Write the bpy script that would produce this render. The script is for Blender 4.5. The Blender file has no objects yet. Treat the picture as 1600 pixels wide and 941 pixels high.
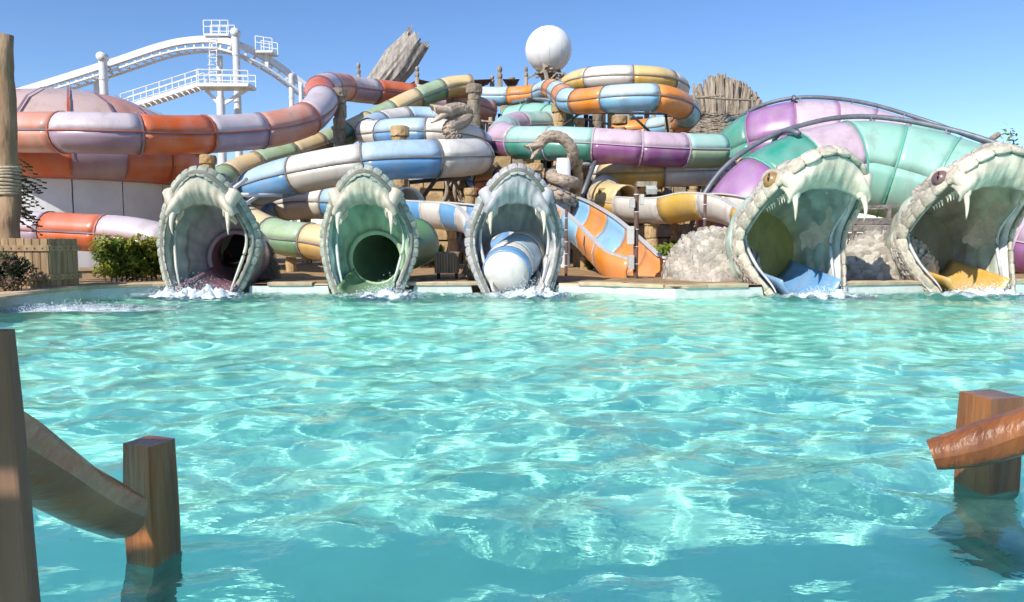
import bpy, math, random
import numpy as np
from mathutils import Vector, Matrix, noise as mnoise
sc = bpy.context.scene
R = math.radians
# ---------------------------------------------------------------- camera, sky, sun, exposure
PITCH = R(4.73); CAMZ = 1.5; FPX = 1155.0
cd = bpy.data.cameras.new("camera"); cam = bpy.data.objects.new("camera", cd); sc.collection.objects.link(cam)
cd.lens = 36 * FPX / 1600; cd.sensor_width = 36; cd.clip_end = 3000
cam.location = (0, 0, CAMZ); cam.rotation_euler = (math.pi / 2 - PITCH, 0, 0); sc.camera = cam
SUN_EL = R(38); SUN_AZ = R(218)
w = bpy.data.worlds.new("World"); sc.world = w; w.use_nodes = True
nt = w.node_tree; bg = nt.nodes['Background']; sky = nt.nodes.new('ShaderNodeTexSky'); sky.sky_type = 'NISHITA'; sky.sun_disc = False
sky.sun_elevation = SUN_EL; sky.sun_rotation = SUN_AZ; sky.air_density = 1.0; sky.dust_density = 0.0; sky.ozone_density = 4.5
hs_ = nt.nodes.new('ShaderNodeHueSaturation'); hs_.inputs['Saturation'].default_value = 1.12; hs_.inputs['Hue'].default_value = .508; nt.links.new(sky.outputs[0], hs_.inputs['Color']); nt.links.new(hs_.outputs[0], bg.inputs[0]); bg.inputs[1].default_value = 0.125
sd = bpy.data.lights.new("sun", 'SUN'); sd.energy = 4.3; sd.angle = R(.5); sd.color = (1, .95, .86)
sun = bpy.data.objects.new("sun", sd); sc.collection.objects.link(sun)
tosun = Vector((math.sin(SUN_AZ) * math.cos(SUN_EL), math.cos(SUN_AZ) * math.cos(SUN_EL), math.sin(SUN_EL)))
sun.rotation_euler = (-tosun).to_track_quat('-Z', 'Y').to_euler()
sd.cycles.is_caustics_light = True
sc.view_settings.view_transform = 'Standard'; sc.view_settings.look = 'None'; sc.view_settings.exposure = 0.42
sc.cycles.use_denoising = True; sc.cycles.use_adaptive_sampling = True; sc.cycles.adaptive_threshold = 0.04
sc.cycles.max_bounces = 8; sc.cycles.transparent_max_bounces = 12
rnd = random.Random(7)

# ---------------------------------------------------------------- helpers
def at(px, py, Y):
    u = (px - 800) / FPX; v = (470.5 - py) / FPX
    dy = math.cos(PITCH) + v * math.sin(PITCH); dz = -math.sin(PITCH) + v * math.cos(PITCH)
    s = Y / dy
    return Vector((u * s, Y, CAMZ + dz * s))
def onz(px, py, z=0.0):
    u = (px - 800) / FPX; v = (470.5 - py) / FPX
    dy = math.cos(PITCH) + v * math.sin(PITCH); dz = -math.sin(PITCH) + v * math.cos(PITCH)
    s = (z - CAMZ) / dz
    return Vector((u * s, dy * s, z))
def ppm(Y): return FPX / Y          # pixels per metre at depth Y
ORG = {}
def link(o): sc.collection.objects.link(o); return o
def tag(o, label, cat=None, group=None, kind=None):
    o['label'] = label
    if cat: o['category'] = cat
    if group: o['group'] = group
    if kind: o['kind'] = kind
    return o
def thing(name, loc, label, cat, group=None, rotz=0, local=False):
    o = link(bpy.data.objects.new(name, None)); o.location = loc; o.rotation_euler = (0, 0, rotz)
    o.empty_display_size = .2
    ORG[o.name] = Vector((0, 0, 0)) if local else Vector(loc)
    return tag(o, label, cat, group, 'thing')
class MB:
    def __init__(s): s.v = []; s.f = []
    def add(s, v, f):
        n = len(s.v); s.v += [tuple(p) for p in v]; s.f += [tuple(i + n for i in q) for q in f]
    def box(s, c, size, M=None):
        hx, hy, hz = (k / 2 for k in size); c = Vector(c)
        vs = [Vector((x, y, z)) for z in (-hz, hz) for x, y in ((-hx, -hy), (hx, -hy), (hx, hy), (-hx, hy))]
        if M: vs = [M @ p for p in vs]
        s.add([p + c for p in vs], [(3, 2, 1, 0), (4, 5, 6, 7), (0, 1, 5, 4), (1, 2, 6, 5), (2, 3, 7, 6), (3, 0, 4, 7)])
    def beam(s, a, b, wd, ht=None, up=Vector((0, 0, 1))):
        a, b = Vector(a), Vector(b); d = b - a; L = d.length; d.normalize()
        if abs(d.dot(up)) > .98: up = Vector((0, 1, 0))
        sd_ = d.cross(up).normalized(); u = sd_.cross(d)
        ht = ht or wd
        vs = []
        for p in (a, b):
            for x, z in ((-1, -1), (1, -1), (1, 1), (-1, 1)): vs.append(p + sd_ * x * wd / 2 + u * z * ht / 2)
        s.add(vs, [(3, 2, 1, 0), (4, 5, 6, 7), (0, 1, 5, 4), (1, 2, 6, 5), (2, 3, 7, 6), (3, 0, 4, 7)])
    def sweep(s, pts, rad, n=10, caps=True, jitter=0, a0=0, a1=2 * math.pi):
        fr = frames(pts); m = len(pts); vs = []; closed = abs(a1 - a0 - 2 * math.pi) < 1e-4
        nn = n if closed else n + 1
        for i, (p, sd_, u) in enumerate(fr):
            r = rad(i / (m - 1)) if callable(rad) else rad
            for k in range(nn):
                a = a0 + (a1 - a0) * k / n
                rr = r * (1 + jitter * (rnd.random() - .5))
                vs.append(p + sd_ * math.cos(a) * rr + u * math.sin(a) * rr)
        fs = []
        for i in range(m - 1):
            for k in range(n):
                k2 = (k + 1) % nn
                fs.append((i * nn + k, i * nn + k2, (i + 1) * nn + k2, (i + 1) * nn + k))
        if caps and closed: fs += [tuple(range(nn))[::-1], tuple((m - 1) * nn + k for k in range(nn))]
        s.add(vs, fs)
    def lathe(s, prof, c, n=24, a0=0, a1=2 * math.pi):
        c = Vector(c); closed = abs(a1 - a0 - 2 * math.pi) < 1e-4; nn = n if closed else n + 1; vs = []; fs = []
        for r, z in prof:
            for k in range(nn):
                a = a0 + (a1 - a0) * k / n; vs.append(c + Vector((r * math.cos(a), r * math.sin(a), z)))
        for i in range(len(prof) - 1):
            for k in range(n):
                k2 = (k + 1) % nn; fs.append((i * nn + k, i * nn + k2, (i + 1) * nn + k2, (i + 1) * nn + k))
        s.add(vs, fs)
    def grid(s, P):
        ny = len(P); nx = len(P[0]); s.add([p for r in P for p in r],
            [(i * nx + k, i * nx + k + 1, (i + 1) * nx + k + 1, (i + 1) * nx + k) for i in range(ny - 1) for k in range(nx - 1)])
    def mesh(s, name, mat, smooth=False):
        m = bpy.data.meshes.new(name); m.from_pydata(s.v, [], s.f); m.update()
        if smooth: m.polygons.foreach_set('use_smooth', [True] * len(m.polygons))
        m.materials.append(mat); return m
    def build(s, name, mat, parent=None, smooth=False):
        if parent is not None:
            o_ = ORG[parent.name]
            if o_.length > 0: s.v = [(x - o_.x, y - o_.y, z - o_.z) for x, y, z in s.v]
        m = s.mesh(name, mat, smooth); o = link(bpy.data.objects.new(name, m))
        if parent is not None: o.parent = parent; ORG[o.name] = ORG[parent.name]
        return o
def inst(mesh, name, parent, Mw):
    o = link(bpy.data.objects.new(name, mesh))
    if parent is not None:
        o.parent = parent; o.matrix_basis = Matrix.Translation(-ORG[parent.name]) @ Mw; ORG[o.name] = ORG[parent.name]
    else: o.matrix_world = Mw
    return o
def solid(o, th=.05):
    m = o.modifiers.new('thickness', 'SOLIDIFY'); m.thickness = th; m.offset = -1; return o
def bev(o, wd=.02, n=2):
    m = o.modifiers.new('bevel', 'BEVEL'); m.width = wd; m.segments = n; m.limit_method = 'ANGLE'; return o
def frames(pts):
    out = []; n = len(pts); last = Vector((1, 0, 0))
    for i, p in enumerate(pts):
        t = (pts[min(i + 1, n - 1)] - pts[max(i - 1, 0)]).normalized()
        sd_ = t.cross(Vector((0, 0, 1)))
        if sd_.length < .08: sd_ = last.copy()
        sd_.normalize()
        if i and sd_.dot(last) < 0 and abs(t.z) > .9: sd_ = -sd_
        last = sd_; out.append((p, sd_, sd_.cross(t).normalized()))
    return out
def spline(cp, per=10):
    cp = [Vector(c) for c in cp]; P = [cp[0] * 2 - cp[1]] + cp + [cp[-1] * 2 - cp[-2]]; out = []
    for i in range(1, len(P) - 2):
        for k in range(per):
            t = k / per; a, b, c, d = P[i - 1], P[i], P[i + 1], P[i + 2]
            out.append(.5 * ((2 * b) + (c - a) * t + (2 * a - 5 * b + 4 * c - d) * t * t + (3 * b - a - 3 * c + d) * t ** 3))
    out.append(cp[-1]); return out
def resample(pts, n):
    d = [0]
    for i in range(1, len(pts)): d.append(d[-1] + (pts[i] - pts[i - 1]).length)
    out = []; j = 0
    for k in range(n):
        s = d[-1] * k / (n - 1)
        while j < len(d) - 2 and d[j + 1] < s: j += 1
        t = (s - d[j]) / max(1e-9, d[j + 1] - d[j]); out.append(pts[j].lerp(pts[j + 1], min(1, t)))
    return out, d[-1]

# ---------------------------------------------------------------- materials
def col4(c): return (c[0], c[1], c[2], 1)
def srgb(r, g, b):
    f = lambda x: (x / 255 / 12.92) if x / 255 <= .04045 else ((x / 255 + .055) / 1.055) ** 2.4
    return (f(r), f(g), f(b))
def pm(name, c, rough=.55, c2=None, scale=3.0, bump=0.0, bscale=18.0, var=.10, spec=.5, metal=0.0, coat=0.0, dirt=None, dirtamt=.3, stretch=(1, 1, 1), detail=5, lohi=(.38, .66)):
    m = bpy.data.materials.new(name); m.use_nodes = True; n = m.node_tree.nodes; L = m.node_tree.links
    p = n['Principled BSDF']; p.inputs['Roughness'].default_value = rough; p.inputs['Metallic'].default_value = metal
    p.inputs['Specular IOR Level'].default_value = spec; p.inputs['Coat Weight'].default_value = coat; p.inputs['Coat Roughness'].default_value = .15
    tc = n.new('ShaderNodeTexCoord'); oi = n.new('ShaderNodeObjectInfo')
    mp = n.new('ShaderNodeMapping'); mp.inputs['Scale'].default_value = stretch
    ad = n.new('ShaderNodeVectorMath'); ad.operation = 'ADD'
    ml = n.new('ShaderNodeMath'); ml.operation = 'MULTIPLY'; ml.inputs[1].default_value = 37.0
    L.new(oi.outputs['Random'], ml.inputs[0]); L.new(tc.outputs['Object'], ad.inputs[0]); L.new(ml.outputs[0], ad.inputs[1]); L.new(ad.outputs[0], mp.inputs[0])
    no = n.new('ShaderNodeTexNoise'); no.inputs['Scale'].default_value = scale; no.inputs['Detail'].default_value = detail; L.new(mp.outputs[0], no.inputs['Vector'])
    rp = n.new('ShaderNodeMapRange'); rp.inputs[1].default_value = lohi[0]; rp.inputs[2].default_value = lohi[1]; L.new(no.outputs['Fac'], rp.inputs[0])
    mx = n.new('ShaderNodeMix'); mx.data_type = 'RGBA'; L.new(rp.outputs[0], mx.inputs[0])
    c2 = c2 or tuple(k * .72 for k in c)
    mx.inputs[6].default_value = col4(c); mx.inputs[7].default_value = col4(c2); last = mx.outputs[2]
    if dirt:
        n2 = n.new('ShaderNodeTexNoise'); n2.inputs['Scale'].default_value = 1.3; n2.inputs['Detail'].default_value = 8; n2.inputs['Roughness'].default_value = .7
        L.new(mp.outputs[0], n2.inputs['Vector'])
        r2 = n.new('ShaderNodeMapRange'); r2.inputs[1].default_value = .5; r2.inputs[2].default_value = .78; r2.inputs[4].default_value = dirtamt; L.new(n2.outputs['Fac'], r2.inputs[0])
        m2 = n.new('ShaderNodeMix'); m2.data_type = 'RGBA'; L.new(r2.outputs[0], m2.inputs[0]); L.new(last, m2.inputs[6]); m2.inputs[7].default_value = col4(dirt); last = m2.outputs[2]
    hs = n.new('ShaderNodeHueSaturation'); mr = n.new('ShaderNodeMapRange'); mr.inputs[3].default_value = 1 - var; mr.inputs[4].default_value = 1 + var
    L.new(oi.outputs['Random'], mr.inputs[0]); L.new(mr.outputs[0], hs.inputs['Value']); L.new(last, hs.inputs['Color']); L.new(hs.outputs[0], p.inputs['Base Color'])
    if bump:
        nb = n.new('ShaderNodeTexNoise'); nb.inputs['Scale'].default_value = bscale; nb.inputs['Detail'].default_value = 6; L.new(mp.outputs[0], nb.inputs['Vector'])
        bp = n.new('ShaderNodeBump'); bp.inputs['Strength'].default_value = bump; bp.inputs['Distance'].default_value = .06; L.new(nb.outputs['Fac'], bp.inputs['Height']); L.new(bp.outputs[0], p.inputs['Normal'])
    return m
def fibre(name, c, fade=.22, rough=.32):
    pale = tuple(k + (.62 - k) * fade for k in c)
    return pm(name, c, rough, pale, 1.1, .05, 30, .025, .5, 0, .2, (.22, .19, .155), .62, (1, 1, .3), 9, (.36, .72))
C_OR = (.62, .115, .02); C_SALM = (.60, .25, .17); C_LIL = (.36, .25, .33); C_LILF = (.56, .47, .50)
C_YEL = (.60, .36, .09); C_YELF = (.68, .50, .24); C_GRN = (.13, .28, .11); C_GRNF = (.32, .44, .23)
C_BLU = (.12, .31, .56); C_BLUF = (.38, .54, .68); C_WHT = (.62, .56, .49); C_WHTF = (.74, .69, .62)
C_LBL = (.22, .47, .66); C_LBLF = (.46, .62, .70); C_ORB = (.80, .25, .012); C_ORBF = (.75, .32, .10)
C_PUR = (.25, .055, .215); C_PURF = (.56, .40, .48); C_TEA = (.035, .28, .20); C_TEAF = (.33, .56, .47)
C_GOLD = (.62, .36, .05); C_GOLDF = (.72, .50, .20)
fm = {k: fibre('fibreglass_' + k, c, .30 if k[:4] in ('pale', 'salm') else .22, .52 if k[:4] in ('pale', 'salm', 'brig') else .36) for k, c in dict(orange=C_OR, salmon=C_SALM, lilac=C_LIL, pale_lilac=C_LILF, yellow=C_YEL, pale_yellow=C_YELF, green=C_GRN,
      pale_green=C_GRNF, blue=C_BLU, pale_blue=C_BLUF, white=C_WHT, bright_white=C_WHTF, sky_blue=C_LBL, pale_sky=C_LBLF, tangerine=C_ORB, pale_tangerine=C_ORBF,
      mauve=(.20, .085, .12), purple=C_PUR, pale_purple=C_PURF, teal=C_TEA, pale_teal=C_TEAF, gold=C_GOLD, pale_gold=C_GOLDF).items()}
m_flr = fibre('flange_red', (.42, .09, .04)); m_fll = fibre('flange_lilac', (.20, .13, .17)); m_flg = fibre('flange_grey', (.17, .145, .12)); m_flw = fibre('flange_white', (.6, .57, .53)); m_flp = fibre('flange_pink', (.52, .40, .47))
m_sand = pm('sandstone', (.52, .37, .20), .85, (.36, .24, .12), 2.2, .6, 9, .16, .2, dirt=(.20, .15, .10), dirtamt=.6)
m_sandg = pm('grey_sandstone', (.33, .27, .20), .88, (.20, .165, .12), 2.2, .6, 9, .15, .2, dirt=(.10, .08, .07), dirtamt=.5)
m_mortar = pm('mortar', (.20, .14, .08), .95, None, 3, .6, 12)
m_steelw = pm('white_steel', (.74, .75, .76), .4, (.66, .67, .68), 2, 0, 18, .03, .5, dirt=(.45, .42, .38), dirtamt=.25)
m_steelg = pm('grey_steel', (.14, .155, .18), .5, (.19, .205, .23), 4, .05, 30, .05, .5, .3, dirt=(.12, .10, .09), dirtamt=.4)
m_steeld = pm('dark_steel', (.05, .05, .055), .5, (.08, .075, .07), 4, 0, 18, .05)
m_wood = pm('warm_wood', (.33, .17, .07), .7, (.17, .08, .035), 4, .5, 26, .1, .3, stretch=(1, 1, .12), dirt=(.08, .05, .03), dirtamt=.5)
m_pole = pm('pale_trunk', (.38, .26, .16), .8, (.22, .14, .08), 3, .8, 9, .1, .2, stretch=(1, 1, .3), dirt=(.14, .09, .05), dirtamt=.6)
m_crate = pm('crate_wood', (.42, .29, .16), .75, (.26, .165, .085), 5, .4, 20, .14, .25, stretch=(2, 2, .2), dirt=(.14, .10, .07), dirtamt=.4)
m_dwood = pm('dark_timber', (.075, .055, .042), .85, (.035, .027, .022), 4, .5, 16, .25, .2, stretch=(1, 1, .2))
m_drift = pm('driftwood', (.42, .35, .27), .85, (.23, .185, .14), 4, .8, 10, .15, .2, stretch=(1.5, 1.5, .25), dirt=(.12, .095, .075), dirtamt=.6)
m_driftd = pm('grey_driftwood', (.30, .265, .23), .88, (.15, .13, .11), 3, .9, 9, .18, .2, dirt=(.07, .06, .05), dirtamt=.6)
m_rust = pm('rusty_pole', (.13, .065, .045), .7, (.075, .04, .03), 6, .3, 30)
m_rope = pm('rope', (.50, .41, .29), .9, (.32, .25, .17), 12, .6, 40)
m_stuc = pm('snake_stucco', (.58, .47, .37), .85, (.42, .32, .24), 5, .8, 22, .05, .2, dirt=(.22, .15, .10), dirtamt=.4)
def leafmat(name, c, c2):
    m = pm(name, c, .5, c2, 2.5, 0, 18, .2, .4); n = m.node_tree.nodes; L = m.node_tree.links; p = n['Principled BSDF']
    tr = n.new('ShaderNodeBsdfTranslucent'); L.new(p.inputs['Base Color'].links[0].from_socket, tr.inputs[0]); mx = n.new('ShaderNodeMixShader'); mx.inputs[0].default_value = .4
    L.new(p.outputs[0], mx.inputs[1]); L.new(tr.outputs[0], mx.inputs[2]); L.new(mx.outputs[0], n['Material Output'].inputs[0]); return m
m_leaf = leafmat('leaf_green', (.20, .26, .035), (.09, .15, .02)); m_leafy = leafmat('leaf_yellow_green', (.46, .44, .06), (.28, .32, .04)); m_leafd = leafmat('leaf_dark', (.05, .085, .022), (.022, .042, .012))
m_twig = pm('twig_brown', (.15, .10, .06), .85)
m_white = pm('white_panel', (.72, .72, .73), .45, (.64, .64, .66), 1.2, .02, 10, .03, .5, dirt=(.45, .42, .38), dirtamt=.25)
m_ball = pm('white_sphere', (.80, .80, .80), .5, (.74, .74, .74), 1.5, .02, 6, 0)
m_fang = pm('fang_ivory', (.78, .70, .58), .4, (.62, .50, .36), 3, .05, 20, .04)
m_sail = pm('maroon_canvas', (.13, .065, .05), .9)
m_straw = pm('straw', (.36, .29, .20), .9, (.20, .155, .10), 8, .3, 30, .2, .2)
m_mane = pm('fibre_mane', (.26, .20, .22), .9, (.13, .10, .10), 8, .3, 30, .1, .2)
m_boxw = pm('grey_enclosure', (.55, .53, .49), .5, (.45, .43, .4), 4)

# ---------------------------------------------------------------- setting: pool, ground, water
EDGE = [onz(-420, 560), onz(-160, 506), onz(0, 481), onz(130, 464), onz(260, 458.5), onz(400, 458), onz(640, 457.5), onz(860, 456.5), onz(960, 459), onz(1055, 463.5), onz(1190, 460), onz(1450, 455), onz(1620, 452), onz(2100, 449)]
FLOORZ = -1.15
HEADS = [(326, 20.85, 2), (579, 20.85, 0), (806, 21.1, 6), (1254, 20.75, 9), (1514, 21.5, 3)]
def notch(p, wx=1.2, back=2.3):
    for hx, hy, yw in HEADS:
        o = at(hx, 450, hy); dx, dy = p.x - o.x, p.y - o.y; c_, s_ = math.cos(R(yw)), math.sin(R(yw)); lx, ly = dx * c_ + dy * s_, -dx * s_ + dy * c_
        if abs(lx) < wx and -1.5 < ly < back: return True
    return False
m_floor = pm('pool_plaster', (.52, .95, .83), .8, (.45, .91, .79), 1.2, .05, 14, .0)
m_tile = pm('pool_tile', (.70, .70, .64), .4, (.60, .62, .57), 6, .02, 20, .04, dirt=(.36, .38, .32), dirtamt=.4)
m_cop = pm('coping_stone', (.60, .46, .30), .8, (.46, .34, .21), 3, .25, 24, .12, .2, dirt=(.30, .23, .15), dirtamt=.5)
m_gnd = pm('sandy_ground', (.46, .31, .165), .95, (.32, .205, .105), 2.5, .8, 26, .0, .1, dirt=(.22, .15, .09), dirtamt=.5)
mb = MB(); mb.add([(-60, -14, FLOORZ), (60, -14, FLOORZ), (60, 40, FLOORZ), (-60, 40, FLOORZ)], [(0, 1, 2, 3)])
floor = mb.build('pool_floor', m_floor); tag(floor, 'pale turquoise plaster floor of the pool', kind='structure'); floor.cycles.is_caustics_receiver = True
# ground sheet: everything outside the pool, one sheet
edge2 = []
for a, b in zip(EDGE[:-1], EDGE[1:]): edge2 += [a.lerp(b, k / 30) for k in range(30)]
edge2.append(EDGE[-1])
GZ = .27
mb = MB()
rows = []
for k, off in enumerate((0.0, .25, .5, .8, 1.2, 1.6, 2, 2.4, 3, 6, 14, 40, 160, 900)):
    row = []
    for p in edge2:
        sx = 1 + off * .03
        bump = 0 if k < 3 or k > 10 else .05 * mnoise.noise(Vector((p.x * .8, off, 1)))
        gp = Vector((p.x * sx, p.y + off, GZ - .005 + bump))
        if k < 9 and notch(gp): gp.z = -.45
        row.append(gp)
    rows.append(row)
mb.grid(rows)
l, r_ = rows[0][0], rows[0][-1]
mb.add([(-900, -900, GZ - .005), (l.x, -900, GZ - .005), l, (-900, l.y, GZ - .005), (-900, 900, GZ - .005), rows[-1][0], rows[9][0]], [(0, 1, 2, 3), (3, 2, 6, 5, 4)])
mb.add([(900, -900, GZ - .005), (r_.x, -900, GZ - .005), r_, (900, r_.y, GZ - .005), (900, 900, GZ - .005), rows[-1][-1], rows[9][-1]], [(3, 2, 1, 0), (4, 5, 6, 2, 3)])
mb.add([(l.x, -900, GZ - .005), (r_.x, -900, GZ - .005), (r_.x, -13, GZ - .005), (l.x, -13, GZ - .005)], [(0, 1, 2, 3)])
tag(mb.build('ground', m_gnd, smooth=True), 'sandy ground around the pool', kind='structure')
# pool wall with tile face and coping stones
mb = MB(); mb.grid([[Vector((p.x, p.y, FLOORZ)) for p in edge2], [Vector((p.x, p.y, GZ - .07 if not notch(p, 1.15) else -.5)) for p in edge2]])
for q in (l, r_): mb.add([(q.x, -13, FLOORZ), (q.x, q.y, FLOORZ), (q.x, q.y, GZ - .07), (q.x, -13, GZ - .07)], [(0, 1, 2, 3)])
mb.add([(l.x, -13, FLOORZ), (r_.x, -13, FLOORZ), (r_.x, -13, GZ - .07), (l.x, -13, GZ - .07)], [(0, 1, 2, 3)])
pw = mb.build('pool_wall', m_tile); tag(pw, 'pale tiled wall of the pool below the coping', kind='structure'); pw.cycles.is_caustics_receiver = True
ORG[pw.name] = Vector((0, 0, 0))
pts, Ltot = resample(EDGE, 2000)
nst = int(Ltot / 1.25)
for i in range(nst):
    seg = pts[int(2000 * i / nst): int(2000 * (i + 1) / nst) + 1]
    if len(seg) < 3 or seg[0].y < 4 or notch(seg[len(seg) // 2], 1.3): continue
    seg = [seg[0], seg[len(seg) // 2], seg[-1]]
    d = (seg[-1] - seg[0]).normalized(); seg[0] = seg[0] + d * .006; seg[-1] = seg[-1] - d * .006
    zt = GZ + .035 + rnd.uniform(-.006, .006); P = []
    nrm = Vector((-d.y, d.x, 0)); nrm = nrm if nrm.y > 0 else -nrm
    for off, z in ((.0, GZ - .068), (-.05, GZ - .06), (-.06, zt - .02), (-.04, zt), (.5, zt), (.51, GZ - .02)):
        P.append([Vector((p.x, p.y, z)) + nrm * off for p in seg])
    mb = MB(); mb.grid(P)
    e0 = [r[0] for r in P]; e1 = [r[-1] for r in P]; mb.add(e0, [tuple(range(6))]); mb.add(e1, [tuple(range(5, -1, -1))])
    mb.build('coping_stone', m_cop, pw)
# water surface
wr = np.random.RandomState(4)
def waves(X, Y):
    Z = np.zeros_like(X)
    for i in range(120):
        lam = .32 * (11 ** (wr.rand() ** 1.1)); k = 2 * math.pi / lam; th = wr.normal(-1.25, .85)
        a = .0031 * lam ** .8 * (.5 + wr.rand()); ph = wr.rand() * 6.28
        q = k * (X * math.cos(th) + Y * math.sin(th)) + ph + .9 * np.sin(X * .5 / lam ** .5 + i) + .9 * np.sin(Y * .6 / lam ** .5 + 2 * i)
        Z += a * (.6 * (1 - np.abs(np.sin(q / 2)) * 2) + .5 * np.sin(q)) if i % 3 == 0 else a * np.sin(q)
    return Z
ny, nx = 560, 580
yy = 1.35 * (24.5 / 1.35) ** np.linspace(0, 1, ny); U = np.linspace(-1, 1, nx)
YY, UU = np.meshgrid(yy, U, indexing='ij'); XX = UU * (YY * .80 + 1.6)
ZZ = waves(XX, YY) * (.86 - .34 * np.clip((YY - 6) / 10, 0, 1))
MOUTHS = [(325, 452, 23.0), (585, 455, 22.0), (800, 452, 22.0), (1255, 457, 21.8), (1500, 452, 22.6)]
fo = np.zeros_like(XX)
for px, py, Y in MOUTHS:
    q = onz(px, 460); d2 = ((XX - q.x) / 1.7) ** 2 + ((YY - (q.y - .3)) / 1.2) ** 2; fo += np.exp(-d2)
    ZZ += np.exp(-d2) * .10 * np.sin(XX * 9 + YY * 7) * np.sin(YY * 11 - XX * 4)
q = onz(110, 482); d2 = ((XX - q.x + (YY - q.y) * .2) / 4.2) ** 2 + ((YY - q.y) / 1.6) ** 2; fo += .95 * np.exp(-d2)
v = np.stack([XX, YY, ZZ], -1).reshape(-1, 3); idx = np.arange(ny * nx).reshape(ny, nx)
f = np.stack([idx[:-1, :-1], idx[:-1, 1:], idx[1:, 1:], idx[1:, :-1]], -1).reshape(-1, 4)
wm = bpy.data.meshes.new('water'); wm.vertices.add(len(v)); wm.vertices.foreach_set('co', v.ravel()); wm.loops.add(f.size); wm.loops.foreach_set('vertex_index', f.ravel())
wm.polygons.add(len(f)); wm.polygons.foreach_set('loop_start', np.arange(0, f.size, 4)); wm.polygons.foreach_set('loop_total', np.full(len(f), 4)); wm.update(calc_edges=True)
wm.polygons.foreach_set('use_smooth', np.ones(len(f), bool))
at_ = wm.attributes.new('foam', 'FLOAT', 'POINT'); at_.data.foreach_set('value', np.clip(fo, 0, 1).ravel().astype(np.float32))
mw = bpy.data.materials.new('pool_water'); mw.use_nodes = True; n = mw.node_tree.nodes; L = mw.node_tree.links; n.remove(n['Principled BSDF'])
gl = n.new('ShaderNodeBsdfGlass'); gl.inputs['IOR'].default_value = 1.33; gl.inputs['Roughness'].default_value = 0; gl.inputs['Color'].default_value = (.90, .998, .955, 1)
df = n.new('ShaderNodeBsdfDiffuse'); df.inputs[0].default_value = (.80, .86, .86, 1)
an = n.new('ShaderNodeAttribute'); an.attribute_name = 'foam'
tc = n.new('ShaderNodeTexCoord'); mp = n.new('ShaderNodeMapping'); mp.inputs['Scale'].default_value = (1.0, 1.5, 1); L.new(tc.outputs['Object'], mp.inputs[0])
fn = n.new('ShaderNodeTexNoise'); fn.inputs['Scale'].default_value = 2.2; fn.inputs['Detail'].default_value = 9; fn.inputs['Roughness'].default_value = .72; fn.inputs['Distortion'].default_value = 1.2; L.new(mp.outputs[0], fn.inputs['Vector'])
ma = n.new('ShaderNodeMath'); ma.operation = 'MULTIPLY_ADD'; ma.inputs[1].default_value = .62; L.new(an.outputs['Fac'], ma.inputs[0]); L.new(fn.outputs['Fac'], ma.inputs[2])
mr = n.new('ShaderNodeMapRange'); mr.inputs[1].default_value = .90; mr.inputs[2].default_value = 1.18; mr.inputs[4].default_value = .85; L.new(ma.outputs[0], mr.inputs[0])
ms = n.new('ShaderNodeMixShader'); L.new(mr.outputs[0], ms.inputs[0]); L.new(gl.outputs[0], ms.inputs[1]); L.new(df.outputs[0], ms.inputs[2]); L.new(ms.outputs[0], n['Material Output'].inputs[0])
rn = n.new('ShaderNodeTexNoise'); rn.inputs['Scale'].default_value = 7; rn.inputs['Detail'].default_value = 3; mp2 = n.new('ShaderNodeMapping'); mp2.inputs['Scale'].default_value = (.7, 1.5, 1); L.new(tc.outputs['Object'], mp2.inputs[0]); L.new(mp2.outputs[0], rn.inputs['Vector'])
bw = n.new('ShaderNodeBump'); bw.inputs['Strength'].default_value = .34; bw.inputs['Distance'].default_value = .02; L.new(rn.outputs['Fac'], bw.inputs['Height']); L.new(bw.outputs[0], gl.inputs['Normal'])
wm.materials.append(mw); wat = link(bpy.data.objects.new('water', wm)); tag(wat, 'rippling turquoise pool water', kind='structure'); wat.cycles.is_caustics_caster = True

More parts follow.
